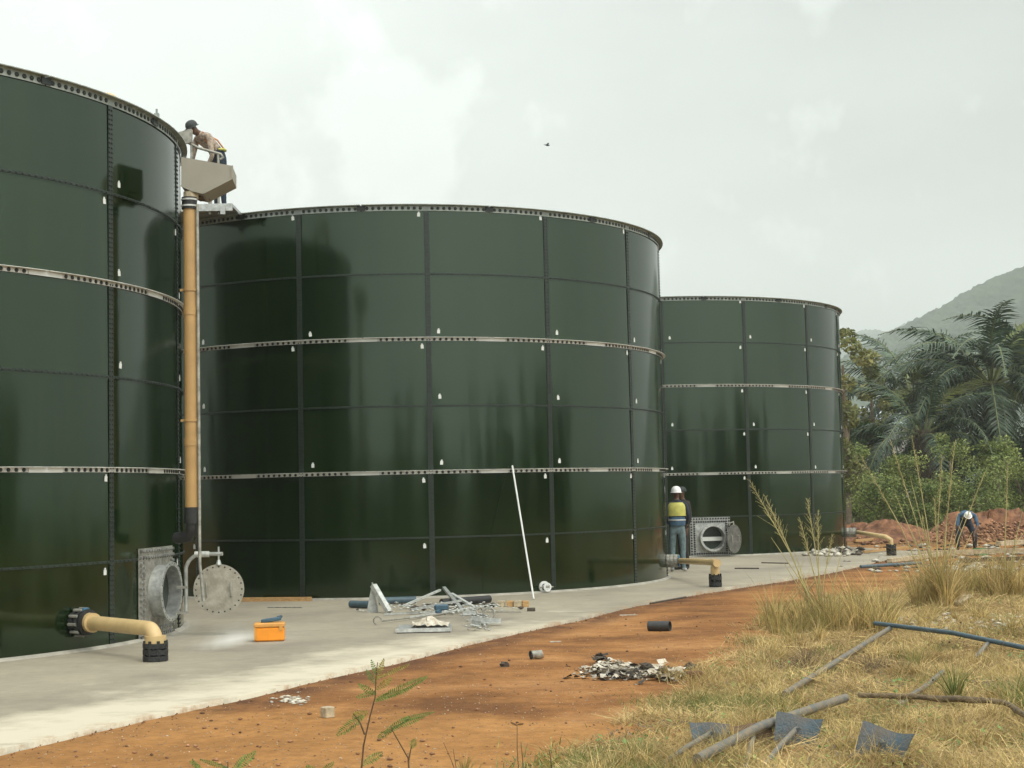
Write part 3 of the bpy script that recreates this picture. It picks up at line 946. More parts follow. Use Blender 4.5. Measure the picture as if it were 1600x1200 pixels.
# A: flange on the shell, pipe runs right, elbow down into black coupling on the slab
cN, uN = nozzle('A', 118, 972, None, None, .075, '')
foot = on_plane(243, 1033, 0)
pipe_start = cN + uN * .20
foot_l = foot - TC['A']
m = MB(); rr = .082
zc = pipe_start.z
dirh = Vector((foot_l.x - pipe_start.x, foot_l.y - pipe_start.y, 0)); Lh = dirh.length; dirh.normalize()
pth = [pipe_start, pipe_start + dirh * .3]
for k in range(0, 8):
    a_ = k / 7 * math.pi / 2
    pth.append(Vector((pipe_start.x, pipe_start.y, zc)) + dirh * (Lh - .15 + .15 * math.sin(a_)) + Vector((0, 0, -.15 + .15 * math.cos(a_))) * 1.0)
pth.append(Vector((foot_l.x, foot_l.y, .20)))
m.rings(pth, rr, 18)
m.rings([pipe_start, pipe_start + dirh * .09], .112, 18)
m.rings([Vector((foot_l.x, foot_l.y, .27)), Vector((foot_l.x, foot_l.y, .19))], .115, 18)
m.build('outlet_pipe', M['tan_pale'], TA)
m = MB(); flange_stack(m, Vector((foot_l.x, foot_l.y, .20)), Vector((foot_l.x, foot_l.y, -.0)), .135, 3, 8, .018); m.build('coupling', M['black_iron'], TA)

# B: right-hand outlet near the two workers
footB = on_plane(1118, 917, 0)
phB, zBh = tank_hit('B', 1040, 884)
phB = R_(80)
PB, uB, txB = frame_at('B', phB, .33, TR + .012)
cB = PB - TC['B']; fB = footB - TC['B']
m = MB(); flange_stack(m, cB, cB + uB * .22, .125, 3, 8, .016); m.build('nozzle_flange', M['galv_dull'], TB_)
m = MB(); m.annulus(cB + uB * .225, uB, .12, .05, .03, 20); m.build('gasket_ring', M['blue_gasket'], TB_)
st_ = cB + uB * .25
dirh = Vector((fB.x - st_.x, fB.y - st_.y, 0)); Lh = dirh.length; dirh.normalize()
m = MB(); en = Vector((fB.x, fB.y, .43)); m.rings([st_, en + dirh * .17], .055, 16); m.rings([Vector((fB.x, fB.y, .42)), Vector((fB.x, fB.y, .17))], .062, 16)
m.rings([Vector((fB.x, fB.y, .42)) - dirh * .12, Vector((fB.x, fB.y, .42)) + dirh * .18], .070, 16); m.rings([Vector((fB.x, fB.y, .36)), Vector((fB.x, fB.y, .18))], .078, 16)
m.build('outlet_pipe', M['tan_pale'], TB_)
m = MB(); flange_stack(m, Vector((fB.x, fB.y, .21)), Vector((fB.x, fB.y, 0)), .115, 2, 8, .014); m.build('coupling', M['black_iron'], TB_)

# C: right-hand outlet reaching across the slab
footC = on_plane(1393, 868, 0)
PCn, uCn, _t = frame_at('C', R_(74), .42, TR + .012)
cCn = PCn - TC['C']; fC = footC - TC['C']
m = MB(); flange_stack(m, cCn, cCn + uCn * .25, .13, 3, 8, .016); m.build('nozzle_flange', M['galv_dull'], TC_)
st_ = cCn + uCn * .3
m = MB(); m.rings([st_, Vector((fC.x - .1, fC.y, .45)), Vector((fC.x, fC.y, .38)), Vector((fC.x, fC.y, .2))], .058, 14); m.build('outlet_pipe', M['tan_pale'], TC_)
m = MB(); flange_stack(m, Vector((fC.x, fC.y, .26)), Vector((fC.x, fC.y, 0)), .12, 2, 8, .016); m.build('coupling', M['black_iron'], TC_)

# small white fitting low on B
phw, zw = tank_hit('B', 849, 917)
Pw, uw, tw = frame_at('B', phw, zw, TR + .012); cw = Pw - TC['B']
m = MB(); m.annulus(cw, uw, .10, .06, .03, 18); m.cyl(cw, cw + uw * .10, .035, 12); m.annulus(cw + uw * .10, uw, .075, .045, .03, 16); m.build('drain_fitting', M['white_plastic'], TB_)
m = MB(); m.cyl(cw + uw * .1 - tw * .13, cw + uw * .1 + tw * .13, .012, 8); m.build('drain_lever', M['galv_dull'], TB_)

# ---- overflow box and downpipe on A
DY = TC['A'].y - 1.2   # depth of the pipe beside A's right silhouette
pt = at_depth(293, 318, DY + 0); pb = at_depth(303, 792, DY)
pipe = empty('downpipe', (pb.x, pb.y, 0), 'tan plastic overflow pipe running down beside the nearest tank', 'pipe')
o0 = Vector((pb.x, pb.y, 0))
m = MB(); zt = at_depth(293, 326, DY).z; zb = at_depth(303, 795, DY).z
xb = at_depth(297.5, 560, DY).x; r_p = .077; xt = at_depth(293.5, 330, DY).x; xl = at_depth(299.5, 795, DY).x
m.rings([Vector((xb, DY, zt)), Vector((xb, DY, zb))], r_p, 20); m.build('pipe', M['tan'], pipe, origin=o0)
for py_ in (480, 684):
    zz = at_depth(300, py_, DY).z
    if py_ in (480, 684):
        m = MB(); m.cyl(Vector((xb, DY, zz - .10)), Vector((xb, DY, zz + .0)), r_p + .007, 20, sm=True); m.build('pipe_socket', M['tan'], pipe, origin=o0)
    m = MB(); m.annulus(Vector((xb, DY, zz + .2)), (0, 0, 1), r_p + .012, r_p + .001, .035, 20); m.box(Vector((xb - r_p - .02, DY, zz + .215)), (.05, .04, .03)); m.build('pipe_clamp', M['tan'], pipe, origin=o0)
m = MB(); m.cyl(Vector((xb, DY, zb + .02)), Vector((xb, DY, zb - .18)), r_p + .013, 20); m.rings([Vector((xb, DY, zb - .18)), Vector((xb, DY, zb - .26)), Vector((xb - .04, DY + .04, zb - .34)), Vector((xb - .22, DY + .12, zb - .36))], r_p - .008, 16)
m.build('rubber_coupling', M['black_rubber'], pipe, origin=o0)
m = MB(); m.cyl(Vector((xb, DY, zt - .01)), Vector((xb, DY, zt + .14)), r_p + .018, 20); m.build('rubber_coupling', M['black_rubber'], pipe, origin=o0)
m = MB(); m.annulus(Vector((xb, DY, zt + .02)), (0, 0, 1), r_p + .024, r_p + .019, .02, 20); m.annulus(Vector((xb, DY, zt + .10)), (0, 0, 1), r_p + .024, r_p + .019, .02, 20); m.build('hose_clip', M['galv_bright'], pipe, origin=o0)
# thin galvanised conduit beside it
xc = xb + r_p + .026; zc0 = .72
m = MB(); ztop = zt + .05
m.rings([Vector((xc, DY - .02, ztop)), Vector((xc, DY - .02, zc0 + .2)), Vector((xc + .02, DY - .04, zc0 + .05)), Vector((xc + .05, DY - .06, zc0 - .25))], .020, 10)
tag(m.build('conduit', M['galv_dull'], origin=(xc, DY, 0)), 'thin grey steel conduit standing right beside the tan overflow pipe', 'conduit')

# the box: tapering beige channel under the rim
def px_poly(pts, y): return [at_depth(a, b, y) for a, b in pts]


bx0 = px_poly([(283, 245), (363, 259), (363, 279), (318, 302), (300, 298), (283, 290)], DY + .02)
bx1 = [p + Vector((-.06, .62, 0)) for p in bx0]
m = MB(); nn = len(bx0)
m.add(bx0 + bx1, [tuple(range(nn - 1, -1, -1)), tuple(range(nn, 2 * nn))] + [(i, (i + 1) % nn, nn + (i + 1) % nn, nn + i) for i in range(nn)])
# inward-turned lip all round the front plate
for i in range(1, nn - 1):
    a_, b_ = bx0[i], bx0[(i + 1) % nn]; mid = (a_ + b_) / 2; d_ = (b_ - a_)
    ang = math.atan2(d_.z, d_.x)
    m.box(mid + Vector((0, -.012, 0)), (d_.length, .018, .022), Matrix.Rotation(-ang, 3, 'Y'))
ob = m.build('overflow_box', M['beige_box'], origin=(bx0[0].x, DY, bx0[4].z)); tag(ob, 'beige tapering overflow box fixed under the rim above the tan downpipe', 'overflow box')
m = MB(); cc = Vector((xb, DY + .1, zt + .14)); m.cyl(cc, Vector((xb, DY + .1, at_depth(293, 298, DY).z)), .095, 16); m.build('outlet_spout', M['wood_grey'], ob, origin=ob.location)
m = MB()
sb = px_poly([(283, 290), (300, 299), (318, 303), (322, 306), (306, 308), (290, 300)], DY + .25)
m.add([p for p in sb] + [p + Vector((0, .3, 0)) for p in sb], [(5, 4, 3, 2, 1, 0), (6, 7, 8, 9, 10, 11)] + [(i, (i + 1) % 6, 6 + (i + 1) % 6, 6 + i) for i in range(6)])
m.build('support_bracket', material('rusty_bracket', (.10, .055, .03), .8), ob, origin=ob.location)

# access landing between the tanks, behind the box
DW = 26.6
land = empty('access_platform', at_depth(330, 345, DW), 'grey metal access platform with handrail between the first two tanks', 'platform')
lo = land.location
a0 = at_depth(296, 320, DW - 1.2); a1 = at_depth(356, 341, DW + .4)
m = MB(); zf = a1.z
m.box(Vector(((a0.x + a1.x) / 2 - .2, DW - .1, zf)), (1.35, 1.5, .05)); m.build('deck', M['galv'], land, origin=lo)
m = MB()
for dx in (-.75, .25):
    m.box(Vector((a1.x + dx - .1, DW - .86, zf - .09)), (.08, .06, .15))
m.box(Vector(((a0.x + a1.x) / 2 - .2, DW - .84, zf - .05)), (1.36, .04, .1)); m.build('edge_beam', M['galv'], land, origin=lo)
for pxx, top_y, bot_y in ((327, 300, 335), (341, 240, 335), (299, 203, 330)):
    m = MB(); p_t = at_depth(pxx, top_y, DW - .8); p_b = at_depth(pxx + 1, bot_y, DW - .8); m.rings([p_b, p_t], .022, 8); m.build('rail_post', M['galv_dull'], land, origin=lo)
m = MB(); m.rings([at_depth(288, 220, DW - .8), at_depth(310, 231, DW - .8), at_depth(345, 241, DW - .8), at_depth(349, 246, DW - .8), at_depth(344, 249, DW - .8)], .024, 8); m.build('handrail', M['galv_dull'], land, origin=lo)
m = MB(); m.rings([at_depth(312, 303, DW - .8), at_depth(325, 303, DW - .8), at_depth(329, 310, DW - .8), at_depth(329, 330, DW - .8)], .026, 8); m.build('lower_rail', M['galv_dull'], land, origin=lo)
m = MB(); q = px_poly([(276, 207), (299, 201), (299, 222), (285, 226)], DW - .9)
m.add(q + [p + Vector((0, .04, 0)) for p in q], [(3, 2, 1, 0), (4, 5, 6, 7)] + [(i, (i + 1) % 4, 4 + (i + 1) % 4, 4 + i) for i in range(4)])
m.build('kick_plate', M['galv_dull'], land, origin=lo)

# pipe bend showing over A's rim, small rim post
yb = TC['A'].y + .6
p1, p2 = at_depth(140, 158, yb), at_depth(190, 160, yb)
m = MB(); rb = .085; zc = at_depth(170, 156, yb).z
zc += .02
pth = [Vector((p1.x - .55, yb + .1, zc - .3)), Vector((p1.x - .1, yb + .1, zc - .04)), Vector((p2.x - .22, yb, zc))]
for k in range(1, 7):
    a_ = k / 6 * math.pi / 2; pth.append(Vector((p2.x - .22 + .14 * math.sin(a_), yb, zc - .14 + .14 * math.cos(a_))))
pth.append(Vector((p2.x - .08, yb, zc - .9)))
m.rings(pth, rb, 14)
tag(m.build('pipe_bend', M['tan_pale'], origin=(p2.x - .08, yb, zc - .9)), 'pale tan pipe bend just showing above the rim of the nearest tank', 'pipe')
pr, zr = tank_hit('A', 238, 190)
q = tp(pr, TR + .06, 6.62)
m = MB(); m.cyl(q, q + Vector((0, 0, .12)), .014, 8); m.box(q + Vector((0, 0, .03)), (.06, .05, .06)); m.build('rim_post', M['rim'], TA)

# ------------------------------------------------------------------ white pole leaning on B
p_top = None
ph_, z_ = tank_hit('B', 797, 740)
q = TC['B'] + tp(ph_, TR + .11, 2.14); g_ = on_plane(834, 937, 0)
m = MB(); m.rings([g_ + Vector((0, 0, .012)), q + (q - g_).normalized() * .04], .015, 10)
tag(m.build('leaning_pole', M['white_plastic'], origin=g_), 'long thin white pole leaning against the middle tank', 'pole')

# ------------------------------------------------------------------ things on the slab
# orange tool box with a blue grey power tool on it
b0 = on_plane(419, 1003, 0)
k_ = b0.y / F_PX     # metres per photo pixel there
tb = empty('toolbox', b0 + Vector((0, .12, 0)), 'orange plastic toolbox standing on the slab near the round cover', 'toolbox', rz=R_(6))
m = MB(); m.bbox((0, 0, .085), (.36, .2, .16), b=.015); m.build('box_body', M['orange'], tb)
m = MB(); m.bbox((0, 0, .195), (.37, .21, .055), b=.015); m.build('lid', M['orange_pale'], tb)
m = MB(); m.box((-.165, -.108, .10), (.03, .008, .14)); m.build('latch', M['orange_pale'], tb)
m = MB(); m.box((.14, -.108, .155), (.04, .008, .05)); m.build('latch', M['orange_pale'], tb)
mt = empty('power_tool', b0 + Vector((.02, .12, .224)), 'small blue grey power tool lying on top of the orange toolbox', 'tool', rz=R_(14))
m = MB(); m.bbox((0, 0, .028), (.24, .07, .045), (0, -.12, 0), b=.012); m.build('tool_body', M['blue_tool'], mt)
m = MB(); m.bbox((.10, 0, .058), (.07, .05, .035), (0, -.3, 0), b=.01); m.build('tool_grip', M['pipe_blue'], mt)


def bar_thing(name, pts, r, mat, label, cat, group=None, n=8, square=False, lift=None):
    m = MB(); P = [Vector(p) for p in pts]
    if square:
        for a, b in zip(P, P[1:]):
            d = b - a; rot = d.to_track_quat('X', 'Z').to_matrix()
            m.box((a + b) / 2, (d.length, r * 2, r * 1.4), rot)
    else: m.rings(P, r, n)
    o = m.build(name, mat, origin=P[0]); tag(o, label, cat, group); return o


def pg(px, py, lift=0.0): return on_plane(px, py, 0) + Vector((0, 0, lift))


bar_thing('plastic_pipe', [pg(392, 934, .075), pg(486, 934, .075)], .065, M['pipe_blue'], 'long blue grey pipe lying along the foot of the middle tank behind the yellow plank', 'pipe', n=14)
bar_thing('timber_plank', [pg(376, 940, .03), pg(486, 939, .03)], .05, M['wood'], 'yellow brown timber plank on the slab in front of a blue grey pipe', 'plank', square=True)
bar_thing('steel_rod', [pg(418, 950, .01), pg(472, 950, .01)], .01, M['galv_dull'], 'short thin rod lying alone on the slab just below the yellow plank', 'rod')
bar_thing('plastic_pipe', [pg(548, 950, .06), pg(579, 951, .06)], .055, M['pipe_blue'], 'short stub of blue grey pipe left of the upright steel gussets', 'pipe', n=14)
bar_thing('plastic_pipe', [pg(592, 946, .07), pg(650, 944, .07)], .055, M['pipe_blue'], 'blue grey pipe length lying behind the upright steel gussets', 'pipe', n=14)
bar_thing('plastic_pipe', [pg(690, 949, .07), pg(765, 943, .07)], .06, M['black_rubber'], 'black pipe lying behind the heap of steel offcuts', 'pipe', n=14)

# gusset plates standing up
def gusset(px, py, w, h, lean, rz, label):
    p = pg(px, py); root_ = empty('steel_gusset', p, label, 'bracket', 'triangular galvanised gussets', rz)
    m = MB(); t_ = .012
    pts = [(-w / 2, 0, 0), (w / 2, 0, 0), (w * lean, 0, h)]
    m.add([Vector(q) for q in pts] + [Vector(q) + Vector((0, t_, 0)) for q in pts], [(0, 1, 2), (5, 4, 3), (0, 3, 4, 1), (1, 4, 5, 2), (2, 5, 3, 0)]); m.build('web', M['galv'], root_)
    m = MB(); a_ = Vector(pts[1]); b_ = Vector(pts[2]); d = b_ - a_; m.box((a_ + b_) / 2 + Vector((0, -.03, 0)), (d.length, .07, .012), d.to_track_quat('X', 'Y').to_matrix() @ Matrix.Rotation(math.pi / 2, 3, 'X')); m.build('flange', M['galv_bright'], root_)
    return root_


gusset(582, 957, .17, .44, .0, R_(12), 'upright triangular galvanised gusset, left one of the pair, nearly vertical')
bar_thing('steel_angle', [pg(608, 958, .015), pg(584, 957, .40)], .045, M['galv_bright'], 'wide steel strip leaning left against the upright triangular gusset', 'steel angle', square=True)

# rods with hooks
hp = [pg(597, 980, .02)]
for k in range(7):
    a_ = math.pi * (.1 + 1.5 * k / 6)
    hp.append(pg(590, 978, .07) + Vector((.055 * math.cos(a_ - .6), 0, .055 * math.sin(a_ - .6))))
m = MB(); m.rings(hp[1:], .009, 6); m.rings([pg(597, 975, .04), pg(660, 966, .03), pg(770, 946, .03)], .012, 8)
tag(m.build('hooked_rod', M['galv_dull'], origin=pg(660, 966)), 'long thin rod with a hooked left end lying across the slab', 'rod')
bar_thing('steel_bar', [pg(642, 958, .05), pg(720, 951, .12)], .022, M['galv'], 'grey steel bar propped on the scrap heap, upper left one', 'steel bar', 'steel bars in the scrap heap', square=True)
bar_thing('steel_bar', [pg(628, 952, .04), pg(688, 944, .22)], .02, M['galv_bright'], 'bright steel bar sticking up from the scrap heap behind the gussets', 'steel bar', 'steel bars in the scrap heap', square=True)
bar_thing('steel_bar', [pg(694, 942, .24), pg(722, 955, .02)], .026, M['galv'], 'grey steel bar leaning down to the right in the scrap heap', 'steel bar', 'steel bars in the scrap heap', square=True)
bar_thing('steel_bar', [pg(706, 944, .16), pg(744, 953, .02)], .024, M['galv_bright'], 'bright steel bar next to the black pipe', 'steel bar', 'steel bars in the scrap heap', square=True)
bar_thing('steel_bar', [pg(600, 962, .02), pg(722, 957, .03)], .018, M['galv'], 'long flat steel bar in front of the scrap heap', 'steel bar', 'steel bars in the scrap heap', square=True)
bar_thing('steel_bar', [pg(640, 969, .04), pg(778, 948, .04)], .016, M['galv_bright'], 'long bright bar crossing from the middle scrap to the wood blocks', 'steel bar', 'steel bars in the scrap heap', square=True)
bar_thing('steel_rod', [pg(745, 957, .01), pg(815, 957, .01)], .007, M['galv_dull'], 'thin rod on the slab in front of the wooden blocks', 'rod')
bar_thing('steel_rod', [pg(1016, 944, .012), pg(1072, 934, .012)], .014, M['dark_scrap'], 'dark steel rod lying on the slab near its edge, left of the small tan outlet', 'rod')
bar_thing('steel_rod', [pg(1148, 889, .012), pg(1186, 889, .012)], .016, M['dark_scrap'], 'short dark rod on the slab right of the small tan outlet', 'rod')
bar_thing('steel_rod', [pg(1190, 880, .012), pg(1232, 881, .012)], .014, M['dark_scrap'], 'dark rod on the slab in front of the farthest tank', 'rod')

# tray / channel with edge towards us
tr = empty('steel_tray', pg(662, 989), 'shallow galvanised tray lying at the front of the scrap heap', 'tray', rz=R_(1))
m = MB(); m.box((0, .3, .05), (.68, .6, .012)); m.build('tray_base', M['galv'], tr)
m = MB(); m.box((0, -.006, .035), (.70, .012, .045)); m.build('tray_lip', M['galv_bright'], tr)
for yy in (.02, .55):
    m = MB(); m.box((0, yy, .011), (.66, .03, .022)); m.build('tray_runner', M['dark_scrap'], tr)
m = MB(); rc_ = random.Random(8); gx, gy = 11, 8
vs_ = [Vector((-.16 + .46 * a_ / gx + rc_.uniform(-.015, .015), .06 + .42 * b_ / gy + rc_.uniform(-.015, .015), .062 + rc_.uniform(0, .05) + .10 * math.exp(-((a_ - 5) / 2.6) ** 2 - ((b_ - 4) / 2.4) ** 2))) for a_ in range(gx + 1) for b_ in range(gy + 1)]
m.add(vs_, [(a_ * (gy + 1) + b_, (a_ + 1) * (gy + 1) + b_, (a_ + 1) * (gy + 1) + b_ + 1, a_ * (gy + 1) + b_ + 1) for a_ in range(gx) for b_ in range(gy)])
o = m.build('crumpled_sheet', M['paper'], origin=None); o.location = tr.location; tag(o, 'crumpled white sheet piled on the shallow galvanised tray', 'sheet')
bt = empty('blue_drill', pg(690, 966, .10), 'dark blue drill lying on the scrap behind the steel tray', 'drill', rz=R_(12))
m = MB(); m.bbox((0, 0, .05), (.20, .08, .08), b=.02); m.build('motor_housing', M['blue_tool'], bt)
m = MB(); m.bbox((-.05, -.05, .0), (.13, .05, .05), (0, 0, .9), b=.015); m.build('grip', M['blue_tool'], bt)
m = MB(); m.cyl((.10, 0, .05), (.18, 0, .05), .022, 10, .014); m.build('chuck', M['galv_dull'], bt)

# tangled offcuts at right of the tray
for i, (px, py, L_, rz_, lb) in enumerate([(735, 962, .22, .3, 'short steel angle at the left of the offcut heap'), (744, 975, .2, 1.0, 'short steel angle at the lower left of the offcut heap'), (752, 981, .26, -.1, 'flat steel angle at the front of the offcut heap'), (757, 968, .18, 2.1, 'steel angle in the middle of the offcut heap'), (768, 978, .26, .15, 'steel angle pointing right at the end of the offcut heap'), (742, 986, .14, -.6, 'smallest steel angle at the very front of the offcut heap')]):
    r_ = empty('steel_angle', pg(px, py, .012 + .03 * (i % 3)), lb, 'steel angle', 'short steel angle offcuts', rz_)
    m = MB(); m.box((0, 0, .0), (L_, .06, .006), (0, .06 * (i % 3), 0)); m.build('flat_leg', M['galv_bright' if i % 2 else 'galv'], r_)
    m = MB(); m.box((0, .03, .028), (L_, .006, .056), (0, .06 * (i % 3), 0)); m.build('upright_leg', M['galv'], r_)
for px, py, rad, tilt, lb in ((764, 968, .075, .2, 'larger steel ring standing on the offcut heap'), (750, 965, .045, .9, 'smaller steel ring on the offcut heap')):
    m = MB(); c_ = pg(px, py, .09); m.rings([c_ + Vector((rad * math.cos(a), rad * math.sin(a) * tilt, rad * math.sin(a))) for a in np.linspace(0, math.tau, 21)], .013, 8, cap=False)
    tag(m.build('steel_ring', M['galv_dull'], origin=c_), lb, 'ring')
for i, (px, w_, lb) in enumerate([(783, .12, 'leftmost wooden block by the foot of the white pole'), (797, .10, 'second wooden block from the left, by the foot of the white pole'), (809, .13, 'third wooden block from the left, by the foot of the white pole'), (821, .10, 'wooden block nearest the foot of the white pole')]):
    m = MB(); c_ = pg(px, 948, .045); m.bbox(c_, (w_, .1, .09), (0, 0, R_(6 * i - 9)), b=.006); tag(m.build('wood_block', M['wood' if i % 2 else 'wood_grey'], origin=c_ - Vector((0, 0, .045))), lb, 'wood block', 'wooden blocks in a row')
m = MB(); c_ = pg(830, 955, .025); m.bbox(c_, (.12, .08, .05), b=.006); tag(m.build('wood_block', M['dark_scrap'], origin=c_), 'dark block lying just in front of the white pole foot', 'block')


# scattered little scrap, nobody counts it
def scatter(name, n_, fn, mat, size, flat=.4, seed=1, label=None, cat=None):
    r = random.Random(seed); V = []; F3 = []
    for _ in range(n_):
        p = fn(r); s_ = size * r.uniform(.4, 1.5); o = len(V)
        ax = [Vector((r.uniform(-1, 1), r.uniform(-1, 1), r.uniform(-.3, .3))).normalized() for _ in range(2)]
        pts = [Vector((r.uniform(-1, 1), r.uniform(-1, 1), r.uniform(-1, 1) * flat)) * s_ for _ in range(4)] + [Vector((0, 0, s_ * flat)), Vector((0, 0, -s_ * flat))]
        pts[0] = Vector((s_, s_ * r.uniform(-.5, .5), 0)); pts[1] = Vector((-s_ * .2, s_ * .8, s_ * flat * .3)); pts[2] = Vector((-s_, -s_ * .1, 0)); pts[3] = Vector((.1 * s_, -s_ * .8, 0))
        a = r.uniform(0, 6.28); cs, sn = math.cos(a), math.sin(a)
        for q in pts: V.append((p.x + q.x * cs - q.y * sn, p.y + q.x * sn + q.y * cs, p.z + q.z + s_ * flat * .5))
        for k in range(4):
            j = (k + 1) % 4
            F3.append((o + k, o + j, o + 4)); F3.append((o + j, o + k, o + 5))
    o = link(name, npmesh(name, V, F3, mat)); tag(o, label, cat, kind='stuff'); return o


scatter('metal_scraps', 170, lambda r: pg(r.gauss(700, 45), r.uniform(948, 962), r.uniform(0, .08)), M['galv_bright'], .035, .3, 3, 'small bright metal scraps strewn among the steel bars', 'scrap')
scatter('metal_scraps', 110, lambda r: pg(r.gauss(752, 12), r.uniform(966, 986), r.uniform(0, .07)), M['galv'], .03, .3, 4, 'small grey offcuts strewn round the steel rings', 'scrap')
scatter('dark_scraps', 40, lambda r: pg(r.gauss(700, 45), r.uniform(948, 956), r.uniform(0, .05)), M['dark_scrap'], .045, .4, 5, 'dark scraps under the steel bars', 'scrap')
scatter('slab_grit', 500, lambda r: (lambda p: p)(pg(r.uniform(300, 1250), r.uniform(925, 1040), 0)) if False else grit(r), M['pebble'], .007, .5, 6, 'grit scattered on the concrete slab', 'grit') if False else None

# ------------------------------------------------------------------ things on the soil
def in_grass(p): return p.x > grass_x(p.y)


def soil_rand(r):
    while True:
        px, py = r.uniform(-60, 1400), r.uniform(880, 1235)
        p = on_soil(px, py)
        if edge_dist(p.x, p.y) < -.05: return p


scatter('gravel', 5200, soil_rand, M['pebble'], .0065, .6, 11, 'pebbles and clods strewn over the orange soil', 'gravel')
scatter('gravel', 420, soil_rand, M['rock'], .017, .6, 12, 'larger clods strewn over the orange soil', 'gravel')


def near_edge(r):
    i = r.randrange(len(edge_s)); p = edge_s[i]; q = Vector((p.x + .22 * .0, p.y - abs(r.gauss(0, .14)) - .0, 0)); q.z = soil_z(q.x, q.y) + .005; return q


scatter('gravel', 900, near_edge, M['rock'], .008, .7, 13, 'crumbled soil along the front edge of the slab', 'gravel')
scatter('white_scraps', 70, lambda r: on_soil(r.gauss(455, 14), r.gauss(1094, 3.5), 0), M['paper'], .03, .3, 14, 'small white scraps on the soil by the slab edge', 'scrap')
scatter('white_scraps', 16, soil_rand, M['paper'], .018, .25, 15, 'single white scraps scattered on the soil', 'scrap')

# rubbish heap
hp_ = empty('rubbish_heap', on_soil(985, 1055), 'low heap of white and dark rubbish on the orange soil', 'rubbish heap')
hl = hp_.location


def crumple(name, n_, cx, cy_, sx, sy, mat, size, hmax, seed, parent):
    r = random.Random(seed); m = MB()
    for _ in range(n_):
        px, py = r.gauss(cx, sx), r.gauss(cy_, sy)
        p = on_soil(px, py); d = math.exp(-((px - cx) / (sx * 1.6)) ** 2)
        p.z += r.uniform(.0, hmax) * d + .006
        s_ = size * r.uniform(.5, 1.4)
        g = [[None] * 3 for _ in range(3)]
        rot = Euler((r.uniform(-.45, .45), r.uniform(-.45, .45), r.uniform(0, 6))).to_matrix()
        vs = []
        for i in range(3):
            for j in range(3):
                vs.append(p + rot @ Vector(((i - 1) * s_ * r.uniform(.6, 1.2), (j - 1) * s_ * r.uniform(.5, 1), r.uniform(-.35, .35) * s_)))
        for v in vs: v.z = max(v.z, p.z - .02)
        m.add(vs, [(i * 3 + j, i * 3 + j + 1, i * 3 + j + 4, i * 3 + j + 3) for i in range(2) for j in range(2)])
    o = m.build(name, mat, parent, origin=hl); tag(o, kind='stuff'); return o


crumple('white_scraps', 260, 960, 1052, 24, 5, M['paper'], .042, .085, 1, hp_)
crumple('white_scraps', 90, 1030, 1056, 24, 4, M['paper'], .05, .06, 2, hp_)
crumple('dark_scraps', 50, 990, 1056, 40, 5, M['dark_scrap'], .055, .09, 3, hp_)
crumple('dark_scraps', 10, 938, 1038, 5, 2, M['dark_scrap'], .06, .12, 4, hp_)
m = MB(); c_ = on_soil(1087, 1062); m.bbox(c_ + Vector((0, 0, .04)), (.15, .12, .075), (0, 0, .1), b=.008); tag(m.build('brown_block', M['brick'], origin=c_), 'brown rectangular block at the right end of the rubbish heap', 'block')
m = MB(); c_ = on_soil(1078, 1046); m.blob(c_ + Vector((0, 0, .03)), .05, 7, 5, .3, (1.2, 1, .8)); tag(m.build('dark_clod', M['dark_scrap'], origin=c_), 'dark clod lying behind the brown block', 'clod')
m = MB(); c_ = on_soil(788, 1042); m.blob(c_ + Vector((0, 0, .02)), .035, 7, 5, .35, (1.3, 1, .9)); tag(m.build('dark_clod', M['dark_scrap'], origin=c_), 'small dark clod on the soil left of the crushed can', 'clod')

# black pipe offcut
a_, b_ = on_soil(1014, 986, .062), on_soil(1047, 986, .062)
m = MB(); m.cyl(a_, b_, .062, 18, cap=False); m.cyl(b_, a_, .054, 18, cap=False); dd = (b_ - a_).normalized(); m.annulus(a_, dd, .062, .054, .001, 18); m.annulus(b_, dd, .062, .054, .001, 18)
tag(m.build('pipe_offcut', material('black_pe_pipe', (.035, .037, .037), .5, 0, .2, 20, .2, 60), origin=a_), 'short black pipe offcut lying on the orange soil', 'pipe')
# crushed can
c_ = on_soil(838, 1030)
cn = empty('crushed_can', c_, 'crushed dark metal can lying on the soil', 'can', rz=.3)
m = MB(); m.rings([(-.06, 0, .045), (-.02, .01, .05), (.03, 0, .045), (.07, -.01, .055)], [.045, .04, .047, .042], 12, cap=False); m.cyl((.06, 0, .05), (.03, 0, .05), .036, 12); m.build('can_body', M['galv_dull'], cn)
m = MB(); m.annulus((-.062, 0, .045), (1, 0, 0), .05, .03, .006, 14); m.build('can_rim', M['black_iron'], cn)
# block with pale face
c_ = on_soil(512, 1121); m = MB(); m.bbox(c_ + Vector((0, 0, .042)), (.085, .085, .085), (0, 0, R_(38)), b=.005)
tag(m.build('wood_block', M['wood_grey'], origin=c_), 'small pale square block standing alone on the orange soil', 'block')
for px, py, lx, lb in ((982, 962, .25, 'thin pale strip lying on the soil near the slab edge'), (868, 1004, .13, 'short white strip on the soil right of the middle')):
    c_ = on_soil(px, py, .01); m = MB(); m.box(c_, (lx, .03, .012), (0, 0, .1)); tag(m.build('pale_strip', M['paper'], origin=c_), lb, 'strip')

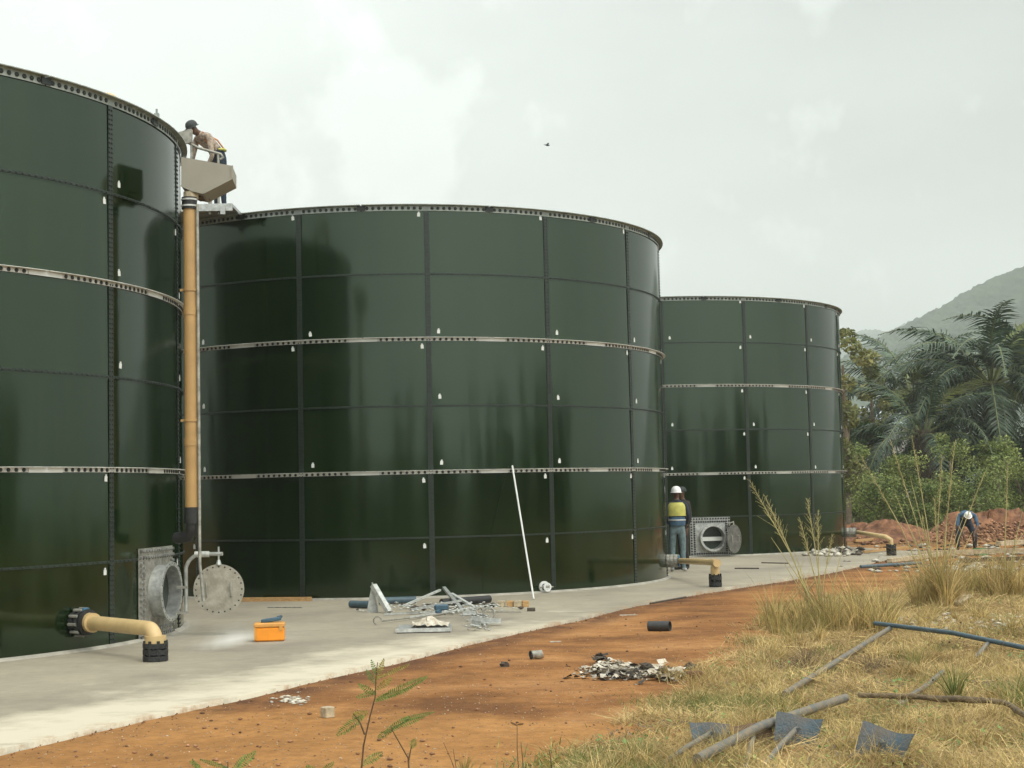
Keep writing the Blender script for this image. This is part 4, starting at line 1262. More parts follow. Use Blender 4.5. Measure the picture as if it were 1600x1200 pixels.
# ------------------------------------------------------------------ pipes, sticks and shovels in the dry grass
def rod_px(name, pts, r, mat, label, cat, lifts=None, n=12, group=None, wob=0):
    P = []
    for i, (x, y) in enumerate(pts):
        P.append(on_soil(x, y, (lifts[i] if lifts else r)))
    if wob:
        Q = []
        for a, b in zip(P, P[1:]):
            k = 5
            for j in range(k): Q.append(a.lerp(b, j / k) + Vector((random.uniform(-wob, wob), random.uniform(-wob, wob), random.uniform(0, wob))))
        Q.append(P[-1]); P = Q
    rad = [r * random.uniform(.85, 1.15) for _ in P] if wob else r
    m = MB(); m.rings(P, rad, n); return tag(m.build(name, mat, origin=P[0]), label, cat, group)


rod_px('long_pipe', [(1368, 996), (1490, 1010), (1610, 1030)], .026, M['pipe_blue'], 'long blue grey pipe lying in the dry grass, running off the right edge', 'pipe', [.16, .14, .10])
rod_px('long_pipe', [(1392, 998), (1226, 1094)], .027, M['pipe_weathered'], 'weathered grey pipe meeting the blue one and slanting down left', 'pipe', [.12, .05])
rod_px('long_pipe', [(1545, 1020), (1524, 1036)], .022, M['pipe_weathered'], 'short stub of grey pipe under the long blue pipe', 'pipe', [.10, .05])
rod_px('dead_stick', [(1474, 1065), (1445, 1082), (1405, 1108)], .022, M['pipe_weathered'], 'short grey brown stick in the grass right of the weathered pipe', 'stick', [.08, .04, .03], 8, wob=.008)
rod_px('dead_stick', [(1342, 1108), (1450, 1114), (1572, 1123), (1620, 1150)], .022, M['stick'], 'long dark stick lying across the grass at the right edge', 'stick', [.10, .11, .11, .09], 8, wob=.012)
rod_px('dead_stick', [(1225, 1098), (1290, 1103), (1340, 1107)], .012, M['stick'], 'thin twig touching the left end of the long dark stick', 'stick', [.02, .03, .03], 7, wob=.008)
rod_px('long_pipe', [(1090, 1212), (1190, 1165), (1322, 1120)], .032, M['pipe_weathered'], 'thick grey pipe lying over the shovels in the foreground', 'pipe', [.10, .13, .14], 14)


def shovel(px, py, w, h, rz, tilt, mat, label, handle_to=None, hl_=.035, roll=0.0):
    p = on_soil(px, py)
    root_ = empty('shovel', p, label, 'shovel', 'shovels lying in the dry grass')
    n_ = 6; V = []
    m = MB(); rows_ = 5; cols = 6; vs = []
    Rm = Matrix.Rotation(rz, 3, 'Z') @ Matrix.Rotation(tilt, 3, 'X') @ Matrix.Rotation(roll, 3, 'Y')
    for i in range(rows_ + 1):
        t_ = i / rows_
        for j in range(cols + 1):
            u_ = j / cols * 2 - 1
            x = u_ * w / 2 * (.88 + .14 * t_); z = t_ * h; y = .035 * (1 - u_ * u_) * (1 - .3 * t_) + (.012 if i == rows_ else 0)
            if t_ < .2: z += .02 * u_ * u_
            vs.append(Rm @ Vector((x, y + .02 * math.sin(u_ * 3 + w * 40) * t_, z)) + Vector((0, 0, -.015)))
    c_ = cols + 1
    back = [v + Rm @ Vector((0, .006, 0)) for v in vs]; o_ = len(vs)
    fs = [(i * c_ + j, i * c_ + j + 1, (i + 1) * c_ + j + 1, (i + 1) * c_ + j) for i in range(rows_) for j in range(cols)]
    fs += [tuple(q + o_ for q in f[::-1]) for f in fs]
    m.add(vs + back, fs, True)
    m.build('blade', mat, root_)
    s0 = Rm @ Vector((0, .0, h * .45)) + Vector((0, 0, .01))
    m = MB(); m.rings([Rm @ Vector((0, .0, h * .62)), s0, s0 + Vector((0, -.07, .005))], [.008, .015, .017], 8); m.build('socket', mat, root_)
    if handle_to:
        e = on_soil(*handle_to, hl_) - p
        m = MB(); st = s0 + Vector((0, -.0, 0)); m.rings([st, st.lerp(e, .5) + Vector((0, 0, .01)), e], [.019, .018, .017], 9); m.build('handle', M['pipe_weathered'], root_)
    return root_


shovel(1112, 1169, .27, .22, R_(4), R_(-36), M['shovel_blue'], 'leftmost shovel with a square worn blue blade', (1035, 1204), roll=R_(5))
shovel(1182, 1165, .27, .20, R_(-6), R_(-38), M['shovel_rust'], 'second shovel from the left, blade caked in brown mud', (1166, 1212), roll=R_(-7))
shovel(1240, 1166, .31, .25, R_(-14), R_(-32), M['shovel_blue'], 'third shovel with a blue blade half under the thick grey pipe', (1192, 1208), roll=R_(9))
shovel(1367, 1192, .33, .28, R_(-24), R_(-38), M['shovel_blue'], 'rightmost shovel lying apart with a blue and rusty blade', roll=R_(13))
c_ = on_soil(1503, 945); m = MB(); m.bbox(c_ + Vector((0, 0, .08)), (.42, .13, .035), (R_(8), R_(-12), R_(50)), b=.006)
tag(m.build('grey_board', M['wood_grey'], origin=c_), 'pale weathered board lying by the right hand grass clump', 'board')


# ------------------------------------------------------------------ grasses
def blades(pts, hts, leans, width, seg=2, curve=.5, seed=0):
    """pts (n,3), heights (n), returns V,F for tapering curved blades"""
    r = np.random.default_rng(seed); n = len(pts)
    az = r.uniform(0, 2 * np.pi, n); face = r.uniform(0, 2 * np.pi, n)
    dx, dy = np.cos(az), np.sin(az); wx, wy = np.cos(face), np.sin(face)
    L = []
    for s_ in range(seg + 1):
        t = s_ / seg
        off = leans * hts * (t ** (1 + curve)); zz = hts * t * (1 - .25 * leans * t)
        w = width * (1 - t) * .5 if s_ else width * .5
        if s_ < seg:
            L.append(np.stack([pts[:, 0] + dx * off - wx * w, pts[:, 1] + dy * off - wy * w, pts[:, 2] + zz], -1))
            L.append(np.stack([pts[:, 0] + dx * off + wx * w, pts[:, 1] + dy * off + wy * w, pts[:, 2] + zz], -1))
        else:
            L.append(np.stack([pts[:, 0] + dx * off, pts[:, 1] + dy * off, pts[:, 2] + zz], -1))
    k = 2 * seg + 1
    V = np.stack(L, 1).reshape(-1, 3)
    b = (np.arange(n) * k)[:, None]
    T = []
    for s_ in range(seg - 1):
        T.append(b + np.array([2 * s_, 2 * s_ + 1, 2 * s_ + 3])); T.append(b + np.array([2 * s_, 2 * s_ + 3, 2 * s_ + 2]))
    T.append(b + np.array([2 * seg - 2, 2 * seg - 1, 2 * seg]))
    return V, np.concatenate(T)


def field(n, seed, dens=None, ymin=8.5, ymax=30, spread=1.0):
    """random points in the visible grassy wedge"""
    r = random.Random(seed); P = []
    while len(P) < n:
        px = r.uniform(880, 1860); py = 1250 - (1250 - 872) * (r.random() ** .85)
        q = on_plane(px, py, -.02)
        if not ymin < q.y < ymax: continue
        d = q.x - grass_x(q.y)
        cl = _n2(q.x * 2.1, q.y * 2.1, 1.6)
        if d < -.25 + .35 * cl: continue
        if dens and r.random() > dens(q, d, cl): continue
        P.append((q.x, q.y, soil_z(q.x, q.y)))
    return np.array(P)


P = field(92000, 21, lambda q, d, c: min(1, .03 + 1.6 * max(0, _n2(q.x * 2.7 + 1, q.y * 2.2, 1.3) + .12)))
r_ = np.random.default_rng(3)
V, T = blades(P, r_.uniform(.03, .15, len(P)) * (1 + 1.0 * (r_.random(len(P)) < .10)), r_.uniform(.8, 3.4, len(P)), .0065, 2, .2, 5)
tag(link('dry_grass', npmesh('dry_grass', V, T, M['straw'])), 'short dry straw coloured grass covering the right foreground', 'grass', kind='stuff')
P = field(12000, 22, lambda q, d, c: .1 + .9 * (_n2(q.x * 1.3 + 3, q.y * 1.5, 1.2) > .35))
V, T = blades(P, r_.uniform(.04, .14, len(P)), r_.uniform(.3, 1.3, len(P)), .008, 2, .4, 6)
tag(link('green_grass', npmesh('green_grass', V, T, M['grass_green'])), 'sparse green grass mixed into the straw in the right foreground', 'grass', kind='stuff')
# taller tussocks scattered through the straw
rq = random.Random(77); C_ = field(330, 23); PP = []; HH = []
for c_ in C_:
    hh = rq.uniform(.10, .30); nn = rq.randint(40, 110); sp = rq.uniform(.03, .10)
    for _ in range(nn):
        x, y = c_[0] + rq.gauss(0, sp), c_[1] + rq.gauss(0, sp); PP.append((x, y, soil_z(x, y))); HH.append(hh * rq.uniform(.3, 1.1))
PP = np.array(PP); V, T = blades(PP, np.array(HH), r_.uniform(.2, 1.6, len(PP)), .0065, 3, .7, 8)
tag(link('grass_tussocks', npmesh('grass_tussocks', V, T, M['straw'], mats=[M['tuft']], midx=(np.random.default_rng(2).random(len(T)) < .3).astype(int))), 'loose yellowish tussocks standing up through the straw', 'grass', kind='stuff')
# fallen stems lying on the ground
ML = MB(); rl = random.Random(31)
for c_ in field(1900, 29):
    a_ = rl.uniform(0, 3.14); ln = rl.uniform(.08, .32); p0_ = Vector(c_) + Vector((0, 0, rl.uniform(.008, .05))); p1_ = p0_ + Vector((math.cos(a_) * ln, math.sin(a_) * ln, rl.uniform(-.01, .05)))
    w_ = rl.uniform(.002, .0045); sd_ = Vector((-math.sin(a_), math.cos(a_), 0)) * w_
    ML.add([p0_ - sd_, p0_ + sd_, p1_ + sd_ * .6, p1_ - sd_ * .6, p0_ + Vector((0, 0, w_)), p1_ + Vector((0, 0, w_))], [(0, 4, 5, 3), (4, 1, 2, 5)])
ol_ = ML.build('straw_litter', M['straw']); tag(ol_, 'fallen pale stems lying loose over the dry grass', 'straw', kind='stuff')
cw_ = [tuple(c_) for c_ in field(110, 30)]; rw_ = random.Random(4)
V_, F_w = [], []
for c_ in cw_:
    for q in range(rw_.randint(25, 70)):
        x, y = c_[0] + rw_.gauss(0, .13), c_[1] + rw_.gauss(0, .13); z = soil_z(x, y) + rw_.uniform(.01, .09); a_ = rw_.uniform(0, 6.28); l_ = rw_.uniform(.012, .03); t_ = rw_.uniform(-.4, .7)
        d1 = Vector((math.cos(a_), math.sin(a_), t_)) * l_; d2 = Vector((-math.sin(a_), math.cos(a_), rw_.uniform(-.3, .3))) * l_ * .45; P0 = Vector((x, y, z)); o_ = len(V_)
        V_ += [tuple(P0 - d1), tuple(P0 + d2), tuple(P0 + d1), tuple(P0 - d2)]; F_w.append((o_, o_ + 1, o_ + 2, o_ + 3))
tag(link('broadleaf_weeds', npmesh('broadleaf_weeds', V_, F_w, M['leaf_fresh'], mats=[M['stick'], M['leaf_yellow']], midx=np.repeat(np.arange(len(F_w)) // 60 % 3, 1))), 'patches of small leaved weeds, some green and some withered, among the straw', 'weeds', kind='stuff')
# green creeping strip in front of the rubbish heap side, and weeds at the bottom edge
rr_ = random.Random(5); P = []
for _ in range(5200):
    if rr_.random() < .6: px, py = rr_.gauss(1150, 65), rr_.gauss(1104, 9)
    else: px, py = rr_.gauss(945, 62), 1225 - abs(rr_.gauss(0, 22))
    q = on_soil(px, py); P.append((q.x, q.y, q.z))
P = np.array(P); V, T = blades(P, r_.uniform(.04, .13, len(P)), r_.uniform(.3, 1.6, len(P)), .011, 2, .4, 7)
tag(link('creeping_weeds', npmesh('creeping_weeds', V, T, M['grass_green'], mats=[M['tuft']], midx=(np.random.default_rng(2).random(len(T)) < .4).astype(int))), 'low green weeds creeping along the edge of the dry grass', 'weeds', kind='stuff')


def tuft(px, py, n, h, spread, lean, mat, label, seed, width=.009, stalks=(), stalk_h=None):
    c = on_soil(px, py); r = np.random.default_rng(seed)
    a = r.uniform(0, 2 * np.pi, n); d = np.abs(r.normal(0, spread, n))
    nc = max(1, n // 90); cc = np.stack([r.normal(0, spread * 1.5, nc), r.normal(0, spread * 1.5, nc)], -1); cw = r.uniform(.45, 1.15, nc); ci = r.integers(0, nc, n)
    d = np.abs(r.normal(0, spread * .38, n))
    P = np.stack([cc[ci, 0] + d * np.cos(a), cc[ci, 1] + d * np.sin(a), np.zeros(n)], -1)
    for i in range(n): P[i, 2] = soil_z(c.x + P[i, 0], c.y + P[i, 1]) - c.z
    V, T = blades(P, h * cw[ci] * (.25 + .95 * r.random(n) ** 1.7), lean * r.uniform(.2, 1.9, n) + d * .8, width, 4, .9, seed)
    root_ = empty('tall_grass', c, label, 'grass clump', 'clumps of tall grass')
    mat_b = M['straw'] if mat is M['tuft'] else (M['tuft'] if mat is not M['stick'] else M['stick'])
    bm_ = (r.random(n) < .38).astype(int); tag(link('blades', npmesh('blades', V, T, mat, mats=[mat_b], midx=np.tile(bm_, len(T) // n)), root_), kind='stuff')
    for k, (tx_, ty_, spread_) in enumerate(stalks):
        y = c.y + r.uniform(-.1, .1)
        tip = at_depth(tx_, ty_, y) - c
        b = Vector((r.uniform(-.06, .06), 0, 0)); mid = b.lerp(tip, .5) + Vector((-(tip.x) * .06, 0, .03))
        m = MB(); m.rings([b, b.lerp(mid, .5) + Vector((0, 0, .02)), mid, mid.lerp(tip, .5), tip], [.009, .0085, .007, .005, .0025], 5)
        if spread_:
            dirv = (tip - mid).normalized()
            for q in range(38):
                t_ = 1 - .36 * (q / 38)
                s_ = mid.lerp(tip, 1 - .72 * (q / 38))
                ln = .05 + .16 * (q / 38) * r.uniform(.5, 1.2) * spread_
                e = s_ + dirv * ln * .7 + Vector((r.uniform(-1, 1), r.uniform(-1, 1), r.uniform(-.3, .4))) * ln * .6
                m.rings([s_, e], [.0024, .0012], 3, cap=False)
                for w in range(3):
                    f = s_.lerp(e, r.uniform(.3, 1)); m.rings([f, f + Vector((r.uniform(-1, 1), r.uniform(-1, 1), r.uniform(-1, .2))) * .016], [.0026, .001], 3, cap=False)
        else:
            for q in range(3):
                s_ = b.lerp(tip, r.uniform(.2, .6)); e = s_ + Vector((r.uniform(-.25, .25), r.uniform(-.1, .1), r.uniform(.1, .3)))
                m.rings([s_, s_.lerp(e, .6) + Vector((0, 0, .03)), e], [.003, .0035, .001], 4, cap=False)
        m.build('stalk', M['stalk'], root_)
    return root_


tuft(1284, 985, 2100, .82, .24, .50, M['tuft'], 'tall grass clump with long leaning stalks in front of the farthest tank', 31, .013,
     [(1225, 880, 0), (1318, 850, 0), (1300, 838, .3), (1240, 860, 0), (1172, 752, 1.3), (1196, 776, 1.1), (1262, 782, .9), (1250, 812, .6), (1278, 800, .6), (1205, 840, 0)])
tuft(1342, 972, 700, .62, .12, .6, M['straw'], 'shorter straw clump right of the clump with long leaning stalks', 32)
tuft(1252, 1000, 300, .42, .10, .6, M['tuft'], 'small grass clump left of the clump with long leaning stalks', 33)
tuft(1466, 948, 1300, 1.15, .14, .46, M['straw'], 'tall straw clump right of centre with stalks rising before the palms', 34, .014,
     [(1440, 800, 0), (1460, 780, .2), (1508, 800, 0), (1520, 830, 0), (1425, 830, 0), (1484, 760, .2), (1345, 712, .8), (1392, 690, .3), (1425, 683, .3), (1422, 745, 0), (1472, 712, .3), (1492, 690, .3), (1538, 740, .4), (1500, 790, 0), (1398, 770, 0)])
tuft(1575, 930, 1100, .85, .2, .5, M['straw'], 'straw clump at the right edge with one tall bent stalk', 35, .012, [(1590, 830, 0), (1560, 845, 0), (1575, 720, .3), (1600, 790, 0)])
tuft(1528, 925, 500, .75, .14, .6, M['tuft'], 'yellow green clump between the two straw clumps at right', 36)
tuft(1488, 1100, 150, .50, .07, .5, M['grass_green'], 'fresh green grass clump beside the dark stick', 37, .014)
tuft(1568, 1098, 420, .28, .16, .9, M['grass_green'], 'low fresh green clump near the right edge', 38, .012)
tuft(1210, 1030, 200, .22, .10, .8, M['straw'], 'small straw clump at the left margin of the dry grass', 39)
tuft(1130, 1075, 200, .20, .12, .9, M['straw'], 'small straw clump behind the green creeping weeds', 40)
tuft(1365, 1045, 900, .20, .28, .9, M['stick'], 'brown dead grass clump under the joined pipes', 41, .006)
tuft(1262, 1038, 500, .22, .2, .9, M['stick'], 'brown withered clump at the foot of the clump with long leaning stalks', 43, .006)
tuft(1420, 1040, 200, .22, .1, .8, M['grass_green'], 'green clump between the brown dead clump and the long blue pipe', 44, .009)
for k_t, (tx_, ty_, tn_, th_, ts_, tm_, tl_) in enumerate([
    (1508, 968, 420, .42, .14, 'straw', 'straw clump just right of the weathered board'), (1592, 990, 380, .38, .14, 'tuft', 'yellow green clump above the long blue pipe at the right edge'),
    (1412, 975, 360, .36, .12, 'straw', 'straw clump above the joint of the two pipes'), (1205, 1010, 300, .26, .12, 'tuft', 'low yellow green clump where the grass meets the soil'),
    (1132, 1150, 260, .20, .09, 'straw', 'straw clump growing against the leftmost shovel'), (1318, 1196, 260, .20, .09, 'tuft', 'clump between the third and the rightmost shovel'),
    (1452, 1160, 420, .24, .14, 'straw', 'straw clump below the long dark stick'), (1560, 1178, 420, .26, .14, 'tuft', 'yellow green clump in the bottom right corner'),
    (1010, 1190, 300, .20, .12, 'grass_green', 'green clump at the bottom edge left of the shovels'), (1180, 1112, 420, .16, .2, 'grass_green', 'low green clump behind the shovels')]):
    tuft(tx_, ty_, tn_, th_, ts_, .8, M[tm_], tl_, 80 + k_t, .008)
tuft(742, 1212, 120, .22, .04, .35, M['tuft'], 'slender yellow green grass clump at the bottom edge right of the seedling', 42, .007)


# ------------------------------------------------------------------ seedlings with pinnate leaves
def pinnate(m, a, b, w, n=16, sag=.1):
    a, b = Vector(a), Vector(b); d = b - a; L = d.length
    side = d.cross(Vector((0, 1, .3))).normalized()
    for i in range(n):
        t = (i + .5) / n; p = a.lerp(b, t) - Vector((0, 0, sag * L * t * t))
        wl = w * math.sin(math.pi * (.12 + .83 * t)) * random.uniform(.8, 1.15)
        for s_ in (-1, 1):
            e = p + side * s_ * wl + d.normalized() * wl * .35 + Vector((0, random.uniform(-.3, .3) * wl, -.1 * wl))
            q = d.normalized() * (L / n * .36)
            m.add([p, (p + e) / 2 + q, e, (p + e) / 2 - q], [(0, 1, 2, 3)])


def seedling(px, py, stem_pts, leaves, label, mat='leaf_fresh', mat2=None, stem_r=.006):
    c = on_soil(px, py); root_ = empty('seedling', c, label, 'seedling', 'seedlings at the bottom edge')
    m = MB()
    for line in stem_pts:
        m.rings([at_depth(x, y, c.y) - c for x, y in line], [stem_r * (1 - .6 * i / max(1, len(line) - 1)) for i in range(len(line))], 6)
    m.build('stem', M['stem'], root_)
    for k, (x0, y0, x1, y1, w) in enumerate(leaves):
        m = MB(); dy = random.uniform(-.06, .06)
        a_ = at_depth(x0, y0, c.y) - c; b_ = at_depth(x1, y1, c.y + dy) - c
        m.rings([a_, a_.lerp(b_, .5), b_], [.002, .0015, .0008], 4)
        for _ in range(2):
            pinnate(m, a_, b_, w * 1.15, max(8, int((b_ - a_).length / .0125)), random.uniform(0, .06))
        m.build('leaf', M[mat2 if (mat2 and k % 2) else mat], root_)
    return root_


seedling(563, 1222, [[(563, 1222), (568, 1165), (578, 1120), (586, 1090), (588, 1050), (590, 1035)], [(570, 1148), (562, 1128), (552, 1115)]],
         [(586, 1096, 668, 1055, .030), (586, 1092, 640, 1075, .022), (568, 1118, 526, 1147, .034), (575, 1112, 550, 1120, .03), (588, 1085, 560, 1068, .022), (588, 1078, 612, 1058, .024), (588, 1070, 572, 1045, .02), (588, 1062, 600, 1028, .018), (588, 1056, 580, 1030, .016), (590, 1060, 640, 1036, .014), (565, 1195, 598, 1174, .03), (563, 1205, 540, 1214, .03), (588, 1082, 556, 1088, .02)],
         'tallest seedling with feathery leaves at the bottom edge of the soil', mat2='leaf_yellow')
seedling(640, 1224, [[(640, 1224), (638, 1185), (618, 1150), (610, 1135)], [(638, 1190), (643, 1165)]],
         [(600, 1146, 640, 1118, .026), (612, 1138, 662, 1118, .020), (626, 1126, 678, 1112, .018), (612, 1140, 590, 1152, .022), (643, 1170, 648, 1154, .022)], 'feathery seedling just right of the tallest seedling')
seedling(322, 1226, [[(356, 1226), (356, 1190)]], [(330, 1226, 300, 1184, .018), (370, 1202, 400, 1172, .026), (362, 1206, 384, 1178, .02), (356, 1200, 312, 1186, .016), (322, 1210, 296, 1188, .016)], 'low fern like seedling at the bottom edge, leftmost of the seedlings')
seedling(505, 1226, [[(505, 1226), (500, 1205)]], [(500, 1208, 478, 1196, .02), (502, 1206, 522, 1190, .02)], 'tiny seedling half cut off left of the tallest seedling')
seedling(812, 1226, [[(812, 1226), (808, 1170), (808, 1132)], [(820, 1226), (816, 1180), (814, 1160)]], [(808, 1134, 798, 1128, .008), (808, 1133, 818, 1130, .008)], 'dry brown weed stalk with a dark head near the bottom edge', 'stem', stem_r=.0035)
seedling(718, 1226, [[(718, 1226), (706, 1190), (693, 1160)], [(716, 1226), (712, 1195), (708, 1170)]], [], 'bare forked brown twig sprouting left of the slender grass clump', stem_r=.003)
seedling(860, 1226, [[(860, 1226), (862, 1195), (858, 1172)]], [(860, 1200, 846, 1180, .016), (860, 1195, 876, 1182, .016), (860, 1205, 880, 1200, .014)], 'small green weed at the bottom edge right of the dry stalk', 'leaf_yellow')


# ------------------------------------------------------------------ people
def person(name, base, joints, bones, mats, label, facing=0, group=None):
    """joints: name -> (x, y, z, radius); bones: (a, b, material index). One continuous skinned body."""
    names = list(joints); idx = {n_: i for i, n_ in enumerate(names)}
    me = bpy.data.meshes.new(name)
    rz = Matrix.Rotation(facing, 3, 'Z')
    co = [rz @ Vector(joints[n_][:3]) for n_ in names]
    me.from_pydata(co, [(idx[a], idx[b]) for a, b, _ in bones], [])
    o = bpy.data.objects.new(name, me); COL.objects.link(o)
    md = o.modifiers.new('skin', 'SKIN'); md.use_smooth_shade = True
    for i, n_ in enumerate(names):
        r = joints[n_][3]; r = r if isinstance(r, tuple) else (r, r)
        me.skin_vertices[0].data[i].radius = r
        me.skin_vertices[0].data[i].use_root = (n_ == 'pelvis')
    sd = o.modifiers.new('sub', 'SUBSURF'); sd.levels = 2; sd.render_levels = 2
    bpy.context.view_layer.update()
    dg = bpy.context.evaluated_depsgraph_get()
    nm = bpy.data.meshes.new_from_object(o.evaluated_get(dg))
    bpy.data.objects.remove(o)
    nm.name = name
    nm.materials.clear()
    for m_ in mats: nm.materials.append(m_)
    for p in nm.polygons:
        c = p.center; best = 1e9; bi = 0
        for a, b, mi in bones:
            A, B = co[idx[a]], co[idx[b]]; d = B - A
            t = max(0, min(1, (c - A).dot(d) / max(d.length_squared, 1e-9)))
            rad = joints[a][3]; rad = rad[0] if isinstance(rad, tuple) else rad
            ds = (c - A - d * t).length / (.6 + rad * 4)
            if ds < best: best = ds; bi = mi
        p.material_index = bi; p.use_smooth = True
    o = link(name, nm, loc=base)
    return tag(o, label, 'person', group)


def helmet(parent, c, r, mat, facing=0, brim=True, name='hard_hat', tilt=0):
    m = MB(); vs = []; seg, rg = 16, 6
    Rm = Matrix.Rotation(facing, 3, 'Z') @ Matrix.Rotation(tilt, 3, 'X')
    prof = [(1.0, 0), (1.0, .25), (.93, .55), (.75, .85), (.45, 1.05), (.0, 1.12)]
    for pr_, h in prof:
        for k in range(seg):
            a = math.tau * k / seg; vs.append(Vector(c) + Rm @ Vector((pr_ * r * .9 * math.cos(a), pr_ * r * 1.08 * math.sin(a), h * r)))
    m.add(vs, [(i * seg + k, i * seg + (k + 1) % seg, (i + 1) * seg + (k + 1) % seg, (i + 1) * seg + k) for i in range(5) for k in range(seg)], True)
    if brim:
        vs = []
        for q, zz in ((.98, .02), (1.18, -.02), (1.18, -.08)):
            for k in range(seg):
                a = math.tau * k / seg; f = 1.12 if math.sin(a) < -.3 else 1
                vs.append(Vector(c) + Rm @ Vector((q * r * .9 * math.cos(a), q * r * 1.08 * f * math.sin(a), zz * r)))
        m.add(vs, [(i * seg + k, i * seg + (k + 1) % seg, (i + 1) * seg + (k + 1) % seg, (i + 1) * seg + k) for i in range(2) for k in range(seg)], True)
    return m.build(name, mat, parent)


def hand(J, B, side, wr, mi, d=(0, 0, -1), s=1.0):
    """palm and five fingers hanging from the wrist joint wr"""
    w = Vector(J[wr][:3]); d = Vector(d).normalized()
    fwd = Vector((0, -1, 0)); fwd = (fwd - d * fwd.dot(d)).normalized()
    pn = side + '_palm'; p = w + d * .075 * s; J[pn] = (*p, (.022, .036)); B.append((wr, pn, mi))
    for k, (off, ln) in enumerate(((-.026, .062), (-.009, .075), (.009, .078), (.026, .07))):
        f1 = p + d * .04 + fwd * off; f2 = f1 + d * ln * .9 + Vector((0, 0, 0))
        J[f'{side}_f{k}'] = (*f1, .0095); J[f'{side}_g{k}'] = (*f2, .007)
        B += [(pn, f'{side}_f{k}', mi), (f'{side}_f{k}', f'{side}_g{k}', mi)]
    th = w + d * .05 + fwd * .05; J[side + '_th'] = (*th, .010); B.append((pn, side + '_th', mi))
    t2 = th + d * .04 + fwd * .012; J[side + '_tj'] = (*t2, .008); B.append((side + '_th', side + '_tj', mi))


def standing(arm_l, arm_r, lean=0.0, mt=0, mb=1, ms=2, mf=3, sleeve=1, stance=.11, head_tilt=0, kn=0.0):
    """faces -Y. mt shirt, mb trousers, ms skin, mf footwear"""
    J = {'pelvis': (0, 0, .92, (.145, .105)), 'waist': (0, -.01 + lean * .1, 1.06, (.125, .095)), 'chest': (0, lean * .25, 1.27, (.155, .105)), 'neck0': (0, lean * .33, 1.44, (.075, .065)),
         'neck': (0, lean * .36, 1.50, .052), 'jaw': (0, lean * .38 - .02 + head_tilt * -.03, 1.56, (.062, .07)), 'head': (0, lean * .4 - .01 + head_tilt * -.04, 1.645, (.074, .09)), 'crown': (0, lean * .4 + head_tilt * -.05, 1.70, (.05, .06))}
    B = [('pelvis', 'waist', mb), ('waist', 'chest', mt), ('chest', 'neck0', mt), ('neck0', 'neck', ms), ('neck', 'jaw', ms), ('jaw', 'head', ms), ('head', 'crown', ms)]
    for sd, sx, arm in (('l', -1, arm_l), ('r', 1, arm_r)):
        J[sd + '_hip'] = (sx * .095, 0, .86, .098); J[sd + '_knee'] = (sx * stance, -.02 - kn, .47, .066); J[sd + '_calf'] = (sx * stance, .01, .32, .058); J[sd + '_ankle'] = (sx * (stance + .01), .02, .09, .045)
        J[sd + '_heel'] = (sx * (stance + .01), .03, .045, .042); J[sd + '_toe'] = (sx * (stance + .04), -.17, .035, (.042, .03))
        B += [('pelvis', sd + '_hip', mb), (sd + '_hip', sd + '_knee', mb), (sd + '_knee', sd + '_calf', mb), (sd + '_calf', sd + '_ankle', mb), (sd + '_ankle', sd + '_heel', mf), (sd + '_heel', sd + '_toe', mf)]
        J[sd + '_sh'] = (sx * .19, lean * .3, 1.39, .062); J[sd + '_el'] = (*arm[0], .042); J[sd + '_wr'] = (*arm[1], .029)
        B += [('neck0', sd + '_sh', mt), (sd + '_sh', sd + '_el', mt), (sd + '_el', sd + '_wr', mt if sleeve > 1 else ms)]
        dv_ = Vector(arm[1]) - Vector(arm[0]); hand(J, B, sd, sd + '_wr', ms, dv_)
    return J, B


def face(parent, c, rz, skin, s=1.0):
    """nose, eyes, mouth, ears as a small relief mesh on the front of the head (front is -Y)"""
    Rm = Matrix.Rotation(rz, 3, 'Z'); m = MB(); c = Vector(c)
    m.add([c + Rm @ Vector(q) for q in ((0, -.088, .02), (-.016, -.088, -.03), (.016, -.088, -.03), (0, -.118, -.025))], [(0, 1, 3), (0, 3, 2), (1, 2, 3)])
    for sx in (-1, 1): m.blob(c + Rm @ Vector((sx * .078, .0, -.01)), .028, 6, 4, 0, (.35, .7, 1.1))
    tag(m.build('nose_and_ears', skin, parent), kind='stuff')
    m = MB()
    for sx in (-1, 1): m.blob(c + Rm @ Vector((sx * .03, -.088, .015)), .011, 6, 4, 0, (1.3, .6, .8))
    m.box(c + Rm @ Vector((0, -.089, -.055)), (.045, .012, .010), (0, 0, rz)); tag(m.build('facial_features', M['boot'], parent), kind='stuff')


# worker in a yellow vest, back to us, by the middle tank's outlet
Pw1 = on_plane(1060, 893, 0)
J, B_ = standing(((-.25, .02, 1.14), (-.2, -.2, 1.0)), ((.25, .05, 1.14), (.18, -.18, 1.0)), sleeve=2, stance=.11)
w1 = person('person', Pw1, J, B_, [M['navy'], M['denim'], M['skin'], M['shoe']], 'person in white hard hat, yellow vest and jeans seen from behind beside the middle tank', facing=R_(170))
helmet(w1, (0, .0, 1.655), .118, M['helmet'], R_(170)); face(w1, (0, 0, 1.64), R_(170), M['skin'])


def vest(parent, z0, z1, rx, ry, mat, facing=0, cy0=0, name='vest', lean=0):
    m = MB(); vs = []; seg = 20; rows_ = 6; Rm = Matrix.Rotation(facing, 3, 'Z')
    for i in range(rows_ + 1):
        t = i / rows_; z = z0 + (z1 - z0) * t
        k = 1.0 + .06 * math.sin(t * 3.1) - (.22 * max(0, t - .8) / .2)
        for j in range(seg):
            a = math.tau * j / seg; vs.append(Rm @ Vector((rx * k * math.cos(a), cy0 + lean * t + ry * k * math.sin(a), z)))
    m.add(vs, [(i * seg + j, i * seg + (j + 1) % seg, (i + 1) * seg + (j + 1) % seg, (i + 1) * seg + j) for i in range(rows_) for j in range(seg)], True)
    return m.build(name, mat, parent)


